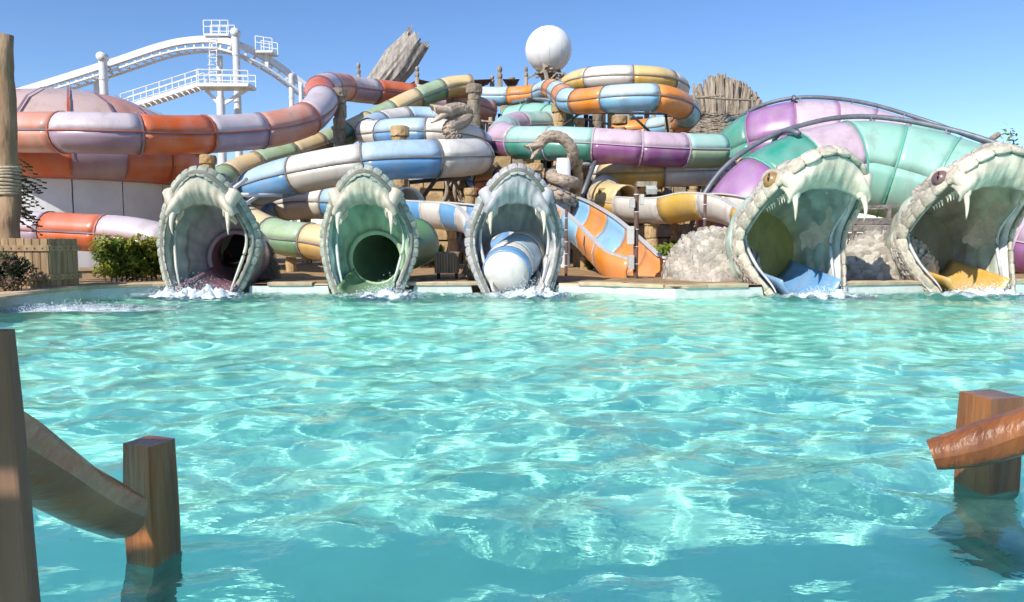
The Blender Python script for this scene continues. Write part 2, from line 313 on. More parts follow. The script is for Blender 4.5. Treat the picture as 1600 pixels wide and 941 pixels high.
# ---------------------------------------------------------------- slides
def slide(name, label, cp, r, seclen, seq, fl, cat='water slide', openfrom=None, n=18, flr=.085, group=None, seam=True):
    """cp: centre line control points; seq: list of (upper material, lower material) repeated along the sections"""
    path = spline(cp, 12); _, L_ = resample(path, 10); ns = max(2, round(L_ / seclen)); per = 7
    pts, _ = resample(path, ns * per + 1)
    base = min(pts, key=lambda p: p.z); root = thing(name, (base.x, base.y, GZ), label, cat, group)
    fr = frames(pts)
    for i in range(ns):
        seg = pts[i * per:(i + 1) * per + 1]; up, lo = seq[i % len(seq)]  # where the pair differs: sun-faded top, underside shade put into the lower colour
        opn = openfrom is not None and i >= openfrom
        rr = r if not callable(r) else None
        rad = (lambda t: r) if rr else (lambda t, i=i: r((i + t) / ns))
        mb = MB(); F = fr[i * per:(i + 1) * per + 1]
        def shell(a0, a1, m, extra=0.0):
            P = []
            for j, (p, sd_, u) in enumerate(F):
                q = rad(j / per) + extra
                P.append([p + sd_ * math.cos(a0 + (a1 - a0) * k / m) * q + u * math.sin(a0 + (a1 - a0) * k / m) * q for k in range(m + 1)])
            return P
        aL0, aL1 = (math.pi, 2 * math.pi) if not opn else (math.pi - .35, 2 * math.pi + .35)
        mb.grid(shell(aL0, aL1, n // 2)); sec = mb.build('tube_section' if not opn else 'flume_section', fm[lo], root, True); solid(sec, .05 if not opn else .07)
        if not opn:
            mb = MB(); mb.grid(shell(0, math.pi, n // 2)); solid(mb.build('upper_shell', fm[up], sec, True), .05)
        # flange: a raised ring at the joint and a lip along both side seams
        mb = MB(); p, sd_, u = F[0]; t = u.cross(sd_).normalized(); q = rad(0)
        A0, A1, K = (0, 2 * math.pi, n) if not opn else (aL0, aL1, n // 2)
        P = []
        for off, dr in ((-.035, -.02), (-.035, flr), (.035, flr), (.035, -.02)):
            P.append([p + t * off + sd_ * math.cos(A0 + (A1 - A0) * k / K) * (q + dr) + u * math.sin(A0 + (A1 - A0) * k / K) * (q + dr) for k in range(K + 1)])
        mb.grid(P)
        for sgn in ((1, -1) if not opn and seam else ()):
            P = [[], [], [], []]
            for j, (p, sd_, u) in enumerate(F):
                q = rad(j / per)
                for k, (dx, dz) in enumerate(((-.02, .022), (flr, .022), (flr, -.022), (-.02, -.022))): P[k].append(p + sd_ * sgn * (q + dx) + u * dz)
            mb.grid(P)
        if opn:
            for a_ in (aL0, aL1):
                P = [[], [], [], []]
                for j, (p, sd_, u) in enumerate(F):
                    q = rad(j / per); e = sd_ * math.cos(a_) + u * math.sin(a_); s2 = sd_ * (1 if math.cos(a_) > 0 else -1)
                    for k, (dx, dz) in enumerate(((-.08, .03), (.09, .03), (.09, -.03), (-.08, -.03))): P[k].append(p + e * q + s2 * dx + u * dz)
                mb.grid(P + [P[0]])
        mb.build('flange', fl if not isinstance(fl, (list, tuple)) else fl[i % len(fl)], sec)
    return root, pts
def A(*l): return [at(*q) for q in l]
f_ = lambda a, b: (a, b)
ORL = [('salmon', 'salmon'), ('pale_lilac', 'lilac'), ('orange', 'orange'), ('pale_lilac', 'lilac')]
slide('tube_slide', 'orange and lilac tube slide winding across the left in front of the dome', A((-60, 207, 31), (0, 207, 30), (60, 207, 29.5), (160, 208, 29.2), (280, 211, 31), (380, 207, 33.5), (440, 199, 35), (482, 184, 36.5), (503, 160, 38.5), (500, 143, 41), (522, 135, 45), (562, 141, 48), (620, 147, 50), (680, 155, 51), (735, 166, 51), (765, 176, 52)), .75, 2.75, [ORL[1], ORL[0], ORL[1], ORL[2]], [m_flr, m_fll], n=20)
slide('tube_slide', 'low orange and lilac tube slide behind the hedge leading into leftmost mouth', A((18, 348, 27.5), (45, 358, 26.8), (110, 362, 26.4), (200, 368, 26), (262, 382, 25.8), (310, 402, 25.5), (338, 415, 25)), .62, 2.3, [('pale_lilac', 'lilac'), ('orange', 'orange')], [m_flr, m_fll])
slide('tube_slide', 'green and yellow tube slide descending diagonally across the columns to second mouth', A((735, 133, 50), (700, 137, 49.3), (650, 155, 47.5), (595, 182, 45.5), (545, 207, 43), (500, 226, 41), (450, 243, 39), (400, 258, 37.5), (362, 274, 36), (340, 292, 34.5), (345, 312, 32.5), (372, 336, 31), (402, 356, 29.7), (440, 371, 28.5), (480, 376, 27.8), (525, 384, 27), (562, 398, 26), (579, 411, 24.6)), .62, 2.25, [('pale_yellow', 'yellow'), ('pale_green', 'green')], m_flg)
slide('tube_slide', 'small upper coil of blue and white tube slide under the stucco snake head', A((700, 188, 46), (640, 186, 45.5), (590, 196, 43), (578, 210, 40), (620, 208, 38), (680, 208, 37.5), (730, 216, 38), (752, 230, 40), (735, 238, 43), (680, 240, 45)), .68, 2.6, [('pale_blue', 'blue'), ('bright_white', 'white')], m_flg)
slide('tube_slide', 'large front blue and white tube slide sweeping above the second mouth', A((660, 250, 38.5), (715, 247, 37.5), (745, 245, 35.5), (735, 246, 33.2), (690, 248, 31.8), (600, 251, 31), (520, 262, 31), (450, 277, 31.5), (402, 293, 33), (382, 310, 35), (400, 322, 37), (440, 320, 37), (490, 316, 36), (540, 318, 35), (600, 322, 33), (640, 322, 31.5)), .76, 3.0, [('bright_white', 'white'), ('pale_blue', 'blue')], m_flg, n=20)
slide('flume_slide', 'open blue and white striped flume ending beside the grey middle mouth', A((610, 322, 32.5), (650, 324, 31), (695, 327, 29.6), (735, 333, 28.6), (758, 352, 27.6), (770, 380, 26.6), (780, 405, 25.8)), .75, 1.05, [('blue', 'blue'), ('white', 'white')], m_flw, openfrom=0)
slide('tube_slide', 'tangerine and sky blue tube slide snaking over the dark tower', A((748, 151, 55), (800, 151, 54), (838, 147, 53), (858, 140, 51), (874, 146, 47), (888, 157, 43), (912, 159, 40.5), (965, 154, 38.5), (1025, 153, 38.3), (1060, 163, 39.5), (1074, 180, 42), (1055, 196, 45), (1010, 203, 47), (960, 208, 48)), .64, 2.4, [('pale_sky', 'sky_blue'), ('tangerine', 'tangerine')], m_flg)
slide('tube_slide', 'short dark orange tube loop tucked behind the grey middle mouth', A((735, 268, 39), (752, 284, 37.5), (775, 284, 36.5), (805, 282, 36.5), (840, 284, 37)), .55, 1.0, [('orange', 'orange'), ('pale_blue', 'blue'), ('tangerine', 'orange')], m_steeld)
slide('flume_slide', 'open orange and sky blue flume dropping towards the pool edge', A((868, 318, 32.5), (892, 330, 30.5), (925, 352, 28.4), (955, 380, 26.6), (985, 408, 25), (1012, 420, 24.3)), .95, 1.75, [('sky_blue', 'sky_blue'), ('tangerine', 'tangerine'), ('sky_blue', 'sky_blue'), ('tangerine', 'tangerine'), ('tangerine', 'tangerine'), ('sky_blue', 'sky_blue')], m_flw, openfrom=0)
slide('tube_slide', 'topmost gold and white tube coil beside the white sphere', A((900, 150, 52), (888, 138, 50), (905, 127, 48), (940, 122, 46.5), (990, 121, 46), (1035, 125, 46.5), (1060, 138, 49), (1040, 150, 52)), .66, 2.7, [('bright_white', 'white'), ('pale_gold', 'gold')], m_flg)
slide('tube_slide', 'purple and teal tube slide running level behind the arched snake', A((850, 196, 46), (805, 198, 44), (785, 212, 41), (800, 222, 38.8), (860, 224, 37), (930, 227, 36.3), (1000, 232, 36), (1060, 235, 36.4), (1125, 236, 37.2)), .78, 2.1, [('pale_teal', 'pale_green'), ('pale_purple', 'purple'), ('pale_teal', 'teal'), ('pale_purple', 'purple'), ('pale_teal', 'teal'), ('pale_teal', 'teal'), ('pale_purple', 'purple'), ('pale_purple', 'purple')], m_flp, n=20)
slide('tube_slide', 'level yellow and white tube slide below the purple one', A((985, 252, 45), (952, 258, 43), (942, 271, 40), (985, 272, 38), (1050, 270, 37.5), (1130, 268, 38), (1190, 268, 40)), .65, 3.0, [('pale_gold', 'gold'), ('bright_white', 'white')], m_flg)
slide('flume_slide', 'yellow and white slide opening into a wavy flume towards fourth mouth', A((990, 292, 41), (952, 296, 39), (948, 311, 36.5), (985, 318, 34.5), (1040, 320, 33), (1090, 312, 31.6), (1140, 318, 30), (1180, 338, 28.4), (1210, 370, 26.6)), .80, 2.3, [('pale_gold', 'gold'), ('bright_white', 'white')], m_flw, openfrom=3)
slide('tube_slide', 'dark purple tube slide at the far right behind the last mouth', A((1440, 345, 31), (1510, 352, 29.5), (1570, 366, 28), (1640, 384, 26.8), (1720, 400, 26)), 1.25, 2.4, [('pale_purple', 'purple')], m_flp)
# big ribbed tubes with outside steel rails
def bigtube(label, cp, r, seq, seclen, hoops, ribs):
    root, pts = slide('giant_tube', label, cp, r, seclen, seq, ribs, n=32, flr=.10, seam=False)
    fr = frames(pts); N = len(pts)
    for ang in (R(95), R(150)) if len(hoops) > 1 else (R(92),):
        rail = [p + sd_ * math.cos(ang) * (r + .30) + u * math.sin(ang) * (r + .30) for p, sd_, u in fr]
        mb = MB(); mb.sweep(rail, .115, 10); ro = mb.build('steel_rail', m_steelg, root, True)
        for j in range(4, N, 9):
            p, sd_, u = fr[j]; e = sd_ * math.cos(ang) + u * math.sin(ang); t = u.cross(sd_)
            mb = MB(); mb.beam(p + e * (r + .02), p + e * (r + .26), .2, .07, t); mb.build('rail_stub', m_steelg, ro)
    for j in hoops:
        p, sd_, u = fr[int(j * (N - 1))]; hp = [p + sd_ * math.cos(a) * (r + .29) + u * math.sin(a) * (r + .29) for a in [R(60) + R(150) * k / 20 for k in range(21)]]
        mb = MB(); mb.sweep(hp, .115, 10); mb.build('steel_hoop', m_steelg, root, True)
m_t1 = fibre('rib_teal', (.10, .42, .32)); m_t2 = fibre('rib_purple', (.36, .13, .34))
fm['mint'] = fibre('fibreglass_mint', (.28, .54, .43)); fm['pink'] = fibre('fibreglass_pink', (.58, .43, .50)); fm['violet'] = fibre('fibreglass_violet', (.33, .14, .33))
bigtube('giant purple and mint tube at the back with grey rails on top', A((1150, 300, 46), (1154, 262, 45.3), (1174, 237, 44.5), (1212, 222, 43.6), (1262, 216, 43), (1330, 224, 42.5), (1410, 250, 41.5), (1500, 285, 40), (1620, 320, 38.5)), 2.05, [('teal', 'teal'), ('teal', 'teal'), ('violet', 'violet'), ('pink', 'pink'), ('pink', 'pink'), ('pink', 'pink'), ('mint', 'mint')], 1.9, (.16, .30), [m_t2])
bigtube('giant mint green tube at the front between the two side facing mouths', A((1150, 425, 33.5), (1157, 372, 33.5), (1180, 327, 33.6), (1222, 294, 33.8), (1280, 271, 34), (1350, 262, 34), (1450, 282, 33), (1560, 322, 31.5), (1700, 368, 30)), 2.02, [('violet', 'violet'), ('violet', 'violet'), ('teal', 'teal'), ('pink', 'pink'), ('mint', 'mint'), ('mint', 'mint'), ('mint', 'mint'), ('mint', 'mint')], 2.0, (.14, .32), [m_t1])
bigtube('mint green tube mouth peeping out behind the purple slide', A((800, 200, 49), (838, 196, 48), (880, 205, 47)), 1.35, [('mint', 'mint')], 1.2, (.4,), [m_t1])

# ---------------------------------------------------------------- bowl ride
bc = at(115, 300, 37.5); bc.z = GZ
root = thing('bowl_ride', bc, 'salmon domed bowl ride with orange rim on a white wall', 'water ride')
N = 18
for k in range(N):
    a0, a1 = 2 * math.pi * k / N, 2 * math.pi * (k + 1) / N
    mb = MB(); mb.lathe([(5.75, 0), (5.75, 4.0)], bc, 4, a0 + .004, a1 - .004); solid(mb.build('wall_panel', m_white, root), .06)
    for h0 in (.7, 1.7, 2.7, 3.5):
        for aa in (a0 + .02, a1 - .02):
            c = bc + Vector((5.63 * math.cos(aa), 5.63 * math.sin(aa), h0)); mb = MB(); mb.box(c, (.06, .06, .06))
    mb = MB(); mb.lathe([(5.77, 3.9), (6.05, 3.95), (6.35, 4.25), (6.5, 4.7), (6.5, 5.1), (6.35, 5.5)], bc, 5, a0, a1); pan = mb.build('rim_panel', fm['orange' if k % 3 else 'lilac'], root, True)
    mb = MB(); mb.lathe([(6.0, 3.93), (6.42, 4.22), (6.57, 4.7), (6.57, 5.1), (6.42, 5.5)], bc, 1, a0 - .008, a0 + .008); mb.build('seam', m_flr, pan)
    mb = MB(); pr = [(6.35, 5.5), (5.6, 6.5), (4.4, 7.5), (2.9, 8.15), (1.5, 8.45), (0.3, 8.5)]
    mb.lathe(pr, bc, 4, a0, a1); pan = mb.build('dome_panel', fm['salmon'] if k % 4 == 0 else fm['cream'] if 'cream' in fm else fm.setdefault('cream', fibre('fibreglass_cream', (.62, .42, .35))), root, True)
    mb = MB(); mb.lathe([(a + .09, b + .07) for a, b in pr], bc, 1, a0 - .012, a0 + .012); mb.build('rib', m_flr if k % 2 else m_fll, pan)
mb = MB(); mb.lathe([(5.77, 3.86), (5.86, 3.86), (5.86, 3.94), (5.77, 3.94)], bc, 72); mb.build('trim', m_flr, root)
mb = MB(); mb.lathe([(6.33, 5.46), (6.5, 5.48), (6.5, 5.6), (6.25, 5.62)], bc, 72); mb.build('trim', m_flr, root)

# ---------------------------------------------------------------- sandstone wall and columns
stones = []
for k in range(6):
    mb = MB(); q = random.Random(k); vs = []
    hx, hy, hz = .5, .5, .5
    vs = [Vector((x * (1 - q.uniform(0, .05)), y * (1 - q.uniform(0, .10)), z * (1 - q.uniform(0, .06)))) for z in (-hz, hz) for x, y in ((-hx, -hy), (hx, -hy), (hx, hy), (-hx, hy))]
    mb.add(vs, [(3, 2, 1, 0), (4, 5, 6, 7), (0, 1, 5, 4), (1, 2, 6, 5), (2, 3, 7, 6), (3, 0, 4, 7)])
    for tt, mt in ((0, m_sand), (1, m_sandg)): stones.append(mb.mesh('stone', mt))
def place_stone(parent, c, size, grey=.2, rz=0):
    me = stones[2 * rnd.randrange(6) + (1 if rnd.random() < grey else 0)]
    o = inst(me, 'stone', parent, Matrix.Translation(c) @ Matrix.Rotation(rz, 4, 'Z') @ Matrix.Diagonal((*size, 1)))
    bev(o, .03, 1); return o
def stonewall(label, x0, x1, Y, ztop, seed):
    q = random.Random(seed); root = thing('sandstone_wall', ((x0 + x1) / 2, Y, GZ), label, 'stone wall')
    mb = MB(); mb.box(((x0 + x1) / 2, Y + .6, (GZ + ztop(.5)) / 2), (x1 - x0, .7, ztop(.5) - GZ - .3)); mb.build('core', m_mortar, root)
    z = GZ
    while z < 8.5:
        hh = q.uniform(.5, .75); x = x0 - q.uniform(0, .6)
        while x < x1:
            ww = q.uniform(.7, 1.35)
            if z + hh * .5 < ztop((x - x0) / (x1 - x0)): place_stone(root, (x + ww / 2, Y + q.uniform(-.12, .12), z + hh / 2), (ww - .04, .7, hh - .04), .25)
            x += ww
        z += hh
xa, xb = at(545, 300, 38.5).x, at(785, 300, 38.5).x
stonewall('rough sandstone block wall behind the second and third mouths', xa, xb, 38.5, lambda t: 5.2 + .5 * math.sin(t * 9), 3)
xa, xb = at(880, 300, 39.5).x, at(1130, 300, 39.5).x
stonewall('rough sandstone block wall under the yellow tube slide', xa, xb, 41.5, lambda t: 3.6 + .3 * math.sin(t * 7), 5)
xa, xb = at(700, 300, 47.6).x, at(1135, 300, 47.6).x
stonewall('tall tan rock wall behind the purple slide below the dark tower', xa, xb, 48.2, lambda t: 6.3 + .9 * math.sin(t * 11) + .5 * math.sin(t * 29), 9)
root = thing('twisted_root', at(780, 300, 37.5), 'twisted pale roots climbing the rock wall behind the middle mouth', 'root')
for k in range(9):
    x0 = rnd.uniform(690, 800); cp = [at(x0 + rnd.uniform(-14, 14) * (j > 0), 395 - j * 32, 37.9 + .25 * math.sin(j * 2 + k)) for j in range(5)]; mb = MB(); mb.sweep(spline(cp, 6), lambda s: .20 * (1 - .75 * s) + .02 * math.sin(s * 20 + k), 8, True, .15); mb.build('root', m_drift, root, True)
drum = []
for k in range(4):
    mb = MB(); q = random.Random(20 + k); n_ = 14
    prof = [(.86, -.5), (.97, -.42), (1.0, 0), (.97, .42), (.86, .5)]
    vs = []; fs = []
    for r, z in prof:
        for i in range(n_): a = 2 * math.pi * i / n_; rr = r * (1 + q.uniform(-.05, .05)); vs.append((rr * math.cos(a), rr * math.sin(a), z + q.uniform(-.02, .02)))
    for i in range(4):
        for j in range(n_): fs.append((i * n_ + j, i * n_ + (j + 1) % n_, (i + 1) * n_ + (j + 1) % n_, (i + 1) * n_ + j))
    fs += [tuple(range(n_))[::-1], tuple(4 * n_ + j for j in range(n_))]; mb.add(vs, fs)
    drum.append((mb.mesh('drum', m_sand), mb.mesh('drum', m_sandg)))
def column(px, top, wpx, Y, label, grey=False, square=False):
    t = at(px, top, Y); r = wpx / ppm(Y) / 2; root = thing('stone_column', (t.x, t.y, GZ), label, 'column', 'sandstone columns holding up the slides')
    z = GZ - .05; k = 0
    while z < t.z - r * 1.2:
        hh = rnd.uniform(.8, 1.1) * max(.75, r * 1.7); hh = min(hh, t.z - z)
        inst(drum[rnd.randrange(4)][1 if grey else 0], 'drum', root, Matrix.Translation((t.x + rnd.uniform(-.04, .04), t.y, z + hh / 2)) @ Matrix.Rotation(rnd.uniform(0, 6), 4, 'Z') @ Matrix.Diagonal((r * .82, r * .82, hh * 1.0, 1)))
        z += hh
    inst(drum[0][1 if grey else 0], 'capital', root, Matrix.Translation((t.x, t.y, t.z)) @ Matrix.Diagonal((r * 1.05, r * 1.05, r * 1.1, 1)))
for px, top, wp, Y, lb, g in [
    (530, 146, 24, 39.5, 'tall grey topped column at the bend of the orange lilac slide', True), (325, 250, 25, 33.5, 'pale column just behind the leftmost mouth', False),
    (410, 236, 28, 39, 'short column under the orange lilac slide before its bend', False), (625, 206, 29, 34.2, 'column with round capital standing behind the front blue slide', False),
    (668, 160, 18, 53.5, 'far slim column under the upper orange slide', False), (741, 140, 25, 46.5, 'tall dark grey column between green slide and dark tower', True),
    (792, 172, 20, 50, 'column in front of the dark tower, left of centre', False), (874, 170, 24, 45.5, 'sunlit column under the bend of the tangerine slide', False),
    (934, 168, 18, 46, 'dark column under the sky blue tube section', True), (968, 188, 24, 43.5, 'squat sunlit column between purple and tangerine slides', False),
    (1045, 178, 16, 44, 'dark column under the end of the tangerine slide', True), (902, 255, 17, 34, 'slender column right beside the snake coiled pole', False),
    (657, 300, 22, 36, 'column below the striped flume, left one', False), (706, 352, 18, 31, 'low column standing under the end of the striped flume', False),
    (1018, 346, 25, 33.6, 'column below the wavy flume, left of the three', False), (1058, 346, 22, 35.5, 'column below the wavy flume, middle of the three', False),
    (1112, 346, 27, 32.6, 'column below the wavy flume, right of the three', False), (770, 258, 16, 38, 'column behind the dark tube loop', False),
    (455, 395, 20, 28.6, 'stub column carrying the green yellow slide near second mouth', False), (915, 365, 20, 30.5, 'short column behind the orange flume', False), (826, 250, 17, 38, 'column behind the arched snake', False), (590, 222, 17, 42, 'tan column left of the small upper blue coil', False),
    (476, 255, 20, 38.5, 'tan column under the green slide before second mouth', False), (1085, 215, 18, 44.5, 'tan column left of the brushwood thatch', False), (905, 190, 17, 45, 'thin tan column between two dark ones', False),
    (838, 262, 22, 36, 'thick tan column just left of the snake pole', False), (945, 300, 20, 35.5, 'tan column below the level yellow slide', False), (735, 300, 20, 35.5, 'tan column right behind the end of the striped flume', False)]:
    column(px, top, wp, Y, lb, g)

# ---------------------------------------------------------------- dark timber tower at the back
tx0, tx1 = at(735, 200, 52).x, at(1105, 200, 52).x
root = thing('timber_tower', ((tx0 + tx1) / 2, 53, GZ), 'dark weathered timber slide tower in the centre background', 'tower')
q = random.Random(11); x = tx0
while x < tx1:
    ww = q.uniform(.35, .6); zt = at(0, 168 if x < at(1030, 0, 52).x else 192, 53).z + q.uniform(-1.0, .6)
    if q.random() > .06:
        mb = MB(); mb.box((x + ww / 2, 53.5 + q.uniform(-.25, .25), (GZ + zt) / 2), (ww - .05, .12, zt - GZ), Matrix.Rotation(q.uniform(-.015, .015), 3, 'Y')); mb.build('plank', m_dwood, root)
    x += ww
for zz in (3.2, 5.8, 8.4): mb = MB(); mb.beam((tx0, 53, zz), (tx1, 53, zz), .3, .35); mb.build('beam', m_dwood, root)
for x in np.linspace(tx0, tx1, 9): mb = MB(); mb.beam((x, 52.8, GZ), (x, 52.8, 10 + q.uniform(-1, .5) if x < at(900, 0, 52).x else 8), .32, .32); mb.build('post', m_dwood, root)
for k in range(16):
    x = at(742 + k * 22 + q.uniform(-6, 6), 0, 50.5).x; zt = at(0, q.uniform(150, 205), 50.5).z; mb = MB(); mb.sweep([Vector((x, 50.5, GZ)), Vector((x + q.uniform(-.1, .1), 50.4, zt / 2)), Vector((x + q.uniform(-.15, .15), 50.5, zt))], .13, 8, True, .2); mb.build('post', m_drift if k % 3 else m_wood, root, True)
for k in range(8):
    x = at(750 + k * 40, 0, 50.2).x; z = at(0, q.uniform(185, 235), 50.2).z; mb = MB(); mb.sweep([Vector((x, 50.2, z)), Vector((x + .9, 50.15, z - .12)), Vector((x + 1.9, 50.2, z + q.uniform(-.5, .5)))], .08, 7, True, .2); mb.build('cross_rail', m_drift, root, True)
mb = MB(); mb.box(((tx0 + tx1) / 2, 56, 4.4), (tx1 - tx0, 4, 8)); mb.build('inner_block', m_dwood, root)
def totem(px, top, bot, wpx, Y, label, mat=None):
    a, b = at(px, bot, Y), at(px, top, Y); r = wpx / ppm(Y) / 2
    root = thing('totem_post', (a.x, a.y, a.z), label, 'post', 'carved totem posts along the skyline')
    h = b.z - a.z
    mb = MB(); mb.lathe([(r, 0), (r, h * .62), (r * .7, h * .64)], a, 10); mb.build('shaft', mat or m_drift, root, True)
    mb = MB(); mb.lathe([(r * .7, h * .64), (r * 1.0, h * .67), (r * 1.05, h * .76), (r * .62, h * .80), (r * .62, h * .83), (r * .95, h * .86), (r * .9, h * .96), (r * .3, h)], a, 10); mb.build('carved_head', mat or m_drift, root, True)
for px, tp, bt, wp, Y, lb in [(561, 98, 150, 6, 56, 'slim totem post left of the big driftwood log'), (652, 104, 150, 7, 56, 'totem post right of the driftwood log'), (769, 118, 150, 7, 58, 'lower totem post beside the maroon sail'),
                              (781, 103, 160, 8, 57, 'tall totem post left of white sphere'), (822, 104, 150, 6, 57, 'slim totem post close to the white sphere'), (800, 120, 150, 10, 58, 'stubby knotted totem between two tall posts')]:
    totem(px, tp, bt, wp, Y, lb)
def sail(pts, label):
    mb = MB(); a, b, c, d = [Vector(p) for p in pts]; P = []
    for i in range(9):
        row = []
        for j in range(9):
            s_, t_ = i / 8, j / 8; p = a.lerp(b, s_).lerp(d.lerp(c, s_), t_); p.z -= .5 * math.sin(math.pi * s_) * math.sin(math.pi * t_); row.append(p)
        P.append(row)
    mb.grid(P); o = mb.build('shade_sail', m_sail, None, True); solid(o, .02); tag(o, label, 'shade sail', 'maroon shade sails')
sail(A((714, 126, 57), (770, 124, 57), (762, 133, 60), (722, 133, 60)), 'maroon shade sail at the end of the green yellow slide')
sail(A((785, 124, 57), (812, 124, 57), (808, 133, 60), (790, 132, 60)), 'small maroon shade sail between totem posts')
sail(A((622, 140, 57), (654, 124, 57), (700, 134, 60), (640, 146, 60)), 'brown sail sloping beside the totem right of the log')

# ---------------------------------------------------------------- driftwood log, sphere, crown, thatch
def splinters(root, base, axis, length, width, n, mat, seed, name='splinter', fan=0.0, depth=.5, taper=.5):
    q = random.Random(seed); ax = Vector(axis).normalized(); sdv = ax.cross(Vector((0, 1, 0))).normalized()
    for i in range(n):
        t = (i + .5) / n - .5
        d = (ax + sdv * t * fan + Vector((0, q.uniform(-.06, .06), 0))).normalized(); L_ = length * q.uniform(.78, 1.06) * (1 - abs(t) * .35)
        a = Vector(base) + sdv * t * width + Vector((0, q.uniform(-depth, depth) * .5, 0)); ww = width / n * q.uniform(1.1, 1.7)
        pts = [a + d * L_ * k / 5 + sdv * q.uniform(-.06, .06) * ww for k in range(6)]
        mb = MB(); mb.sweep(pts, lambda s: ww * .55 * (1 - taper * s ** 3) * (1 + .12 * math.sin(s * 9 + i)), 6, True, .25); mb.build(name, mat, root)
m_logw = pm('bleached_wood', (.44, .40, .35), .88, (.26, .23, .195), 3, .9, 9, .1, .2, dirt=(.12, .105, .09), dirtamt=.5, stretch=(1.6, 1.6, .4))
b0 = at(590, 142, 58); b1 = at(652, 62, 58); root = thing('driftwood_log', b0, 'huge splintered grey driftwood log leaning against the sky', 'log')
mb = MB(); P = []; ax = (b1 - b0).normalized(); sdv = ax.cross(Vector((0, 1, 0))).normalized(); fw = sdv.cross(ax)
for i in range(26):
    t = i / 25; row = []; c = b0.lerp(b1, t)
    for k in range(48):
        a = 2 * math.pi * k / 48; g = abs(math.sin(k * .9 + 1.2 * math.sin(k * .37) + .5 * math.sin(t * 5 + k))) ; rr = 1.18 * (1 + .10 * math.sin(t * 4)) * (1 - .10 * g - .10 * mnoise.noise(Vector((math.cos(a) * 2, math.sin(a) * 2, t * 2.5))))
        tipoff = ax * (.75 * mnoise.noise(Vector((math.cos(a) * 2.5, math.sin(a) * 2.5, 7))) + .25 * math.sin(k * 2.3)) * t ** 6
        row.append(c + sdv * math.cos(a) * rr * 1.02 + fw * math.sin(a) * rr * .75 + tipoff)
    P.append(row + [row[0]])
P.append([b1 + ax * .1 + (p - b1) * .35 - ax * .5 for p in P[-1]]); P.append([b1 - ax * .6] * 49)
mb.grid(P); mb.build('trunk', m_logw, root)
splinters(root, b0 + ax * 2.6, ax, (b1 - b0).length - 2.5, 1.5, 4, m_logw, 5, depth=.6, taper=.75)
bp_ = at(857, 78, 60); rb = 35 / ppm(60)
mb = MB()
for i in range(25):
    th = math.pi * i / 24
    if i == 0: prof = []
    prof.append((max(.001, rb * math.sin(th)), -rb * math.cos(th)))
root = thing('white_sphere', (bp_.x, bp_.y, bp_.z - rb), 'big smooth white sphere on top of the tower', 'sphere')
mb.lathe(prof, bp_, 48); bl = mb.build('ball', m_ball, root, True)
for k in range(6):
    a = math.pi * k / 6; mb = MB(); mb.sweep([bp_ + Vector((rb * 1.001 * math.sin(t) * math.cos(a), rb * 1.001 * math.sin(t) * math.sin(a), rb * 1.001 * math.cos(t))) for t in [.2 + 5.9 * j / 60 for j in range(61)]], .012, 5, False); mb.build('seam', m_boxw, bl)
mb = MB(); mb.lathe([(.4, -rb - 1.6), (.5, -rb + .1), (.8, -rb + .25)], bp_, 16); mb.build('stem', m_dwood, root)
nb = at(860, 126, 59.5); root = thing('driftwood_nest', nb, 'nest of pale driftwood planks beneath the white sphere', 'driftwood')
q = random.Random(3)
for i in range(26):
    a = Vector((q.uniform(-1.1, 1.1), q.uniform(-.8, .4), q.uniform(-.5, .75))); d = Vector((q.uniform(-1, 1), q.uniform(-.3, .3), q.uniform(-.5, .5))).normalized() * q.uniform(.5, .9)
    mb = MB(); mb.beam(nb + a - d, nb + a + d, q.uniform(.15, .3), .12); mb.build('plank', m_drift, root)
cb = at(1140, 178, 50); root = thing('driftwood_fan', cb, 'fan of upright jagged driftwood boards on the right skyline', 'driftwood')
q = random.Random(8)
for i in range(46):
    row = i % 2; t = (i // 2) / 22 - .5; a = cb + Vector((t * 3.9 + row * .09, row * .35 + q.uniform(-.12, .12), -.3)); zt = at(0, 119 + abs(t + .12) ** 1.6 * 95 + q.uniform(-5, 7) - row * 4, 50).z
    top = Vector((a.x + t * .7, a.y + q.uniform(-.2, .2), zt)); ww = q.uniform(.24, .40); mb = MB()
    mb.sweep([a.lerp(top, k / 5) + Vector((q.uniform(-.04, .04), 0, 0)) for k in range(6)], lambda s: ww * .62 * (1 - .5 * s ** 4), 7, True, .3); mb.build('board', m_drift, root)
def bundle(label, x0, x1, y0, y1, Y, n, mat, seed):
    q = random.Random(seed); c = at((x0 + x1) / 2, y1, Y); root = thing('thatch_bank', c, label, 'thatch')
    mb = MB()
    P = []
    for i in range(7):
        s = i / 6; row = []
        for k in range(15):
            t = k / 14; p = at(x0 + (x1 - x0) * t, y0 + (y1 - y0) * s, Y); p.y = Y + 2.0 - 2.2 * s + .15 * math.sin(k * 2.1); p.x += q.uniform(-.06, .06); p.z += q.uniform(-.08, .08); row.append(p)
        P.append(row)
    mb.grid(P); mb.build('backing', m_straw, root)
    mb = MB()
    for i in range(n):
        s = q.random(); t = q.random(); p = at(x0 + (x1 - x0) * t, y0 + (y1 - y0) * s, Y); p.y = Y + 1.85 - 2.2 * s - q.uniform(0, .15)
        d = Vector((q.uniform(.5, 1.0), q.uniform(-.15, .1), q.uniform(-.22, .2))).normalized() * q.uniform(.4, 1.1)
        mb.beam(p - d, p + d, .05, .05)
    o = mb.build('sticks', mat, root); o['kind'] = 'stuff'
bundle('bank of grey brushwood thatch below the driftwood crown', 1062, 1196, 172, 214, 47, 420, m_drift, 4)
fr_ = thing('branch_railing', at(1130, 172, 47.5), 'rustic branch railing in front of the driftwood crown', 'railing')
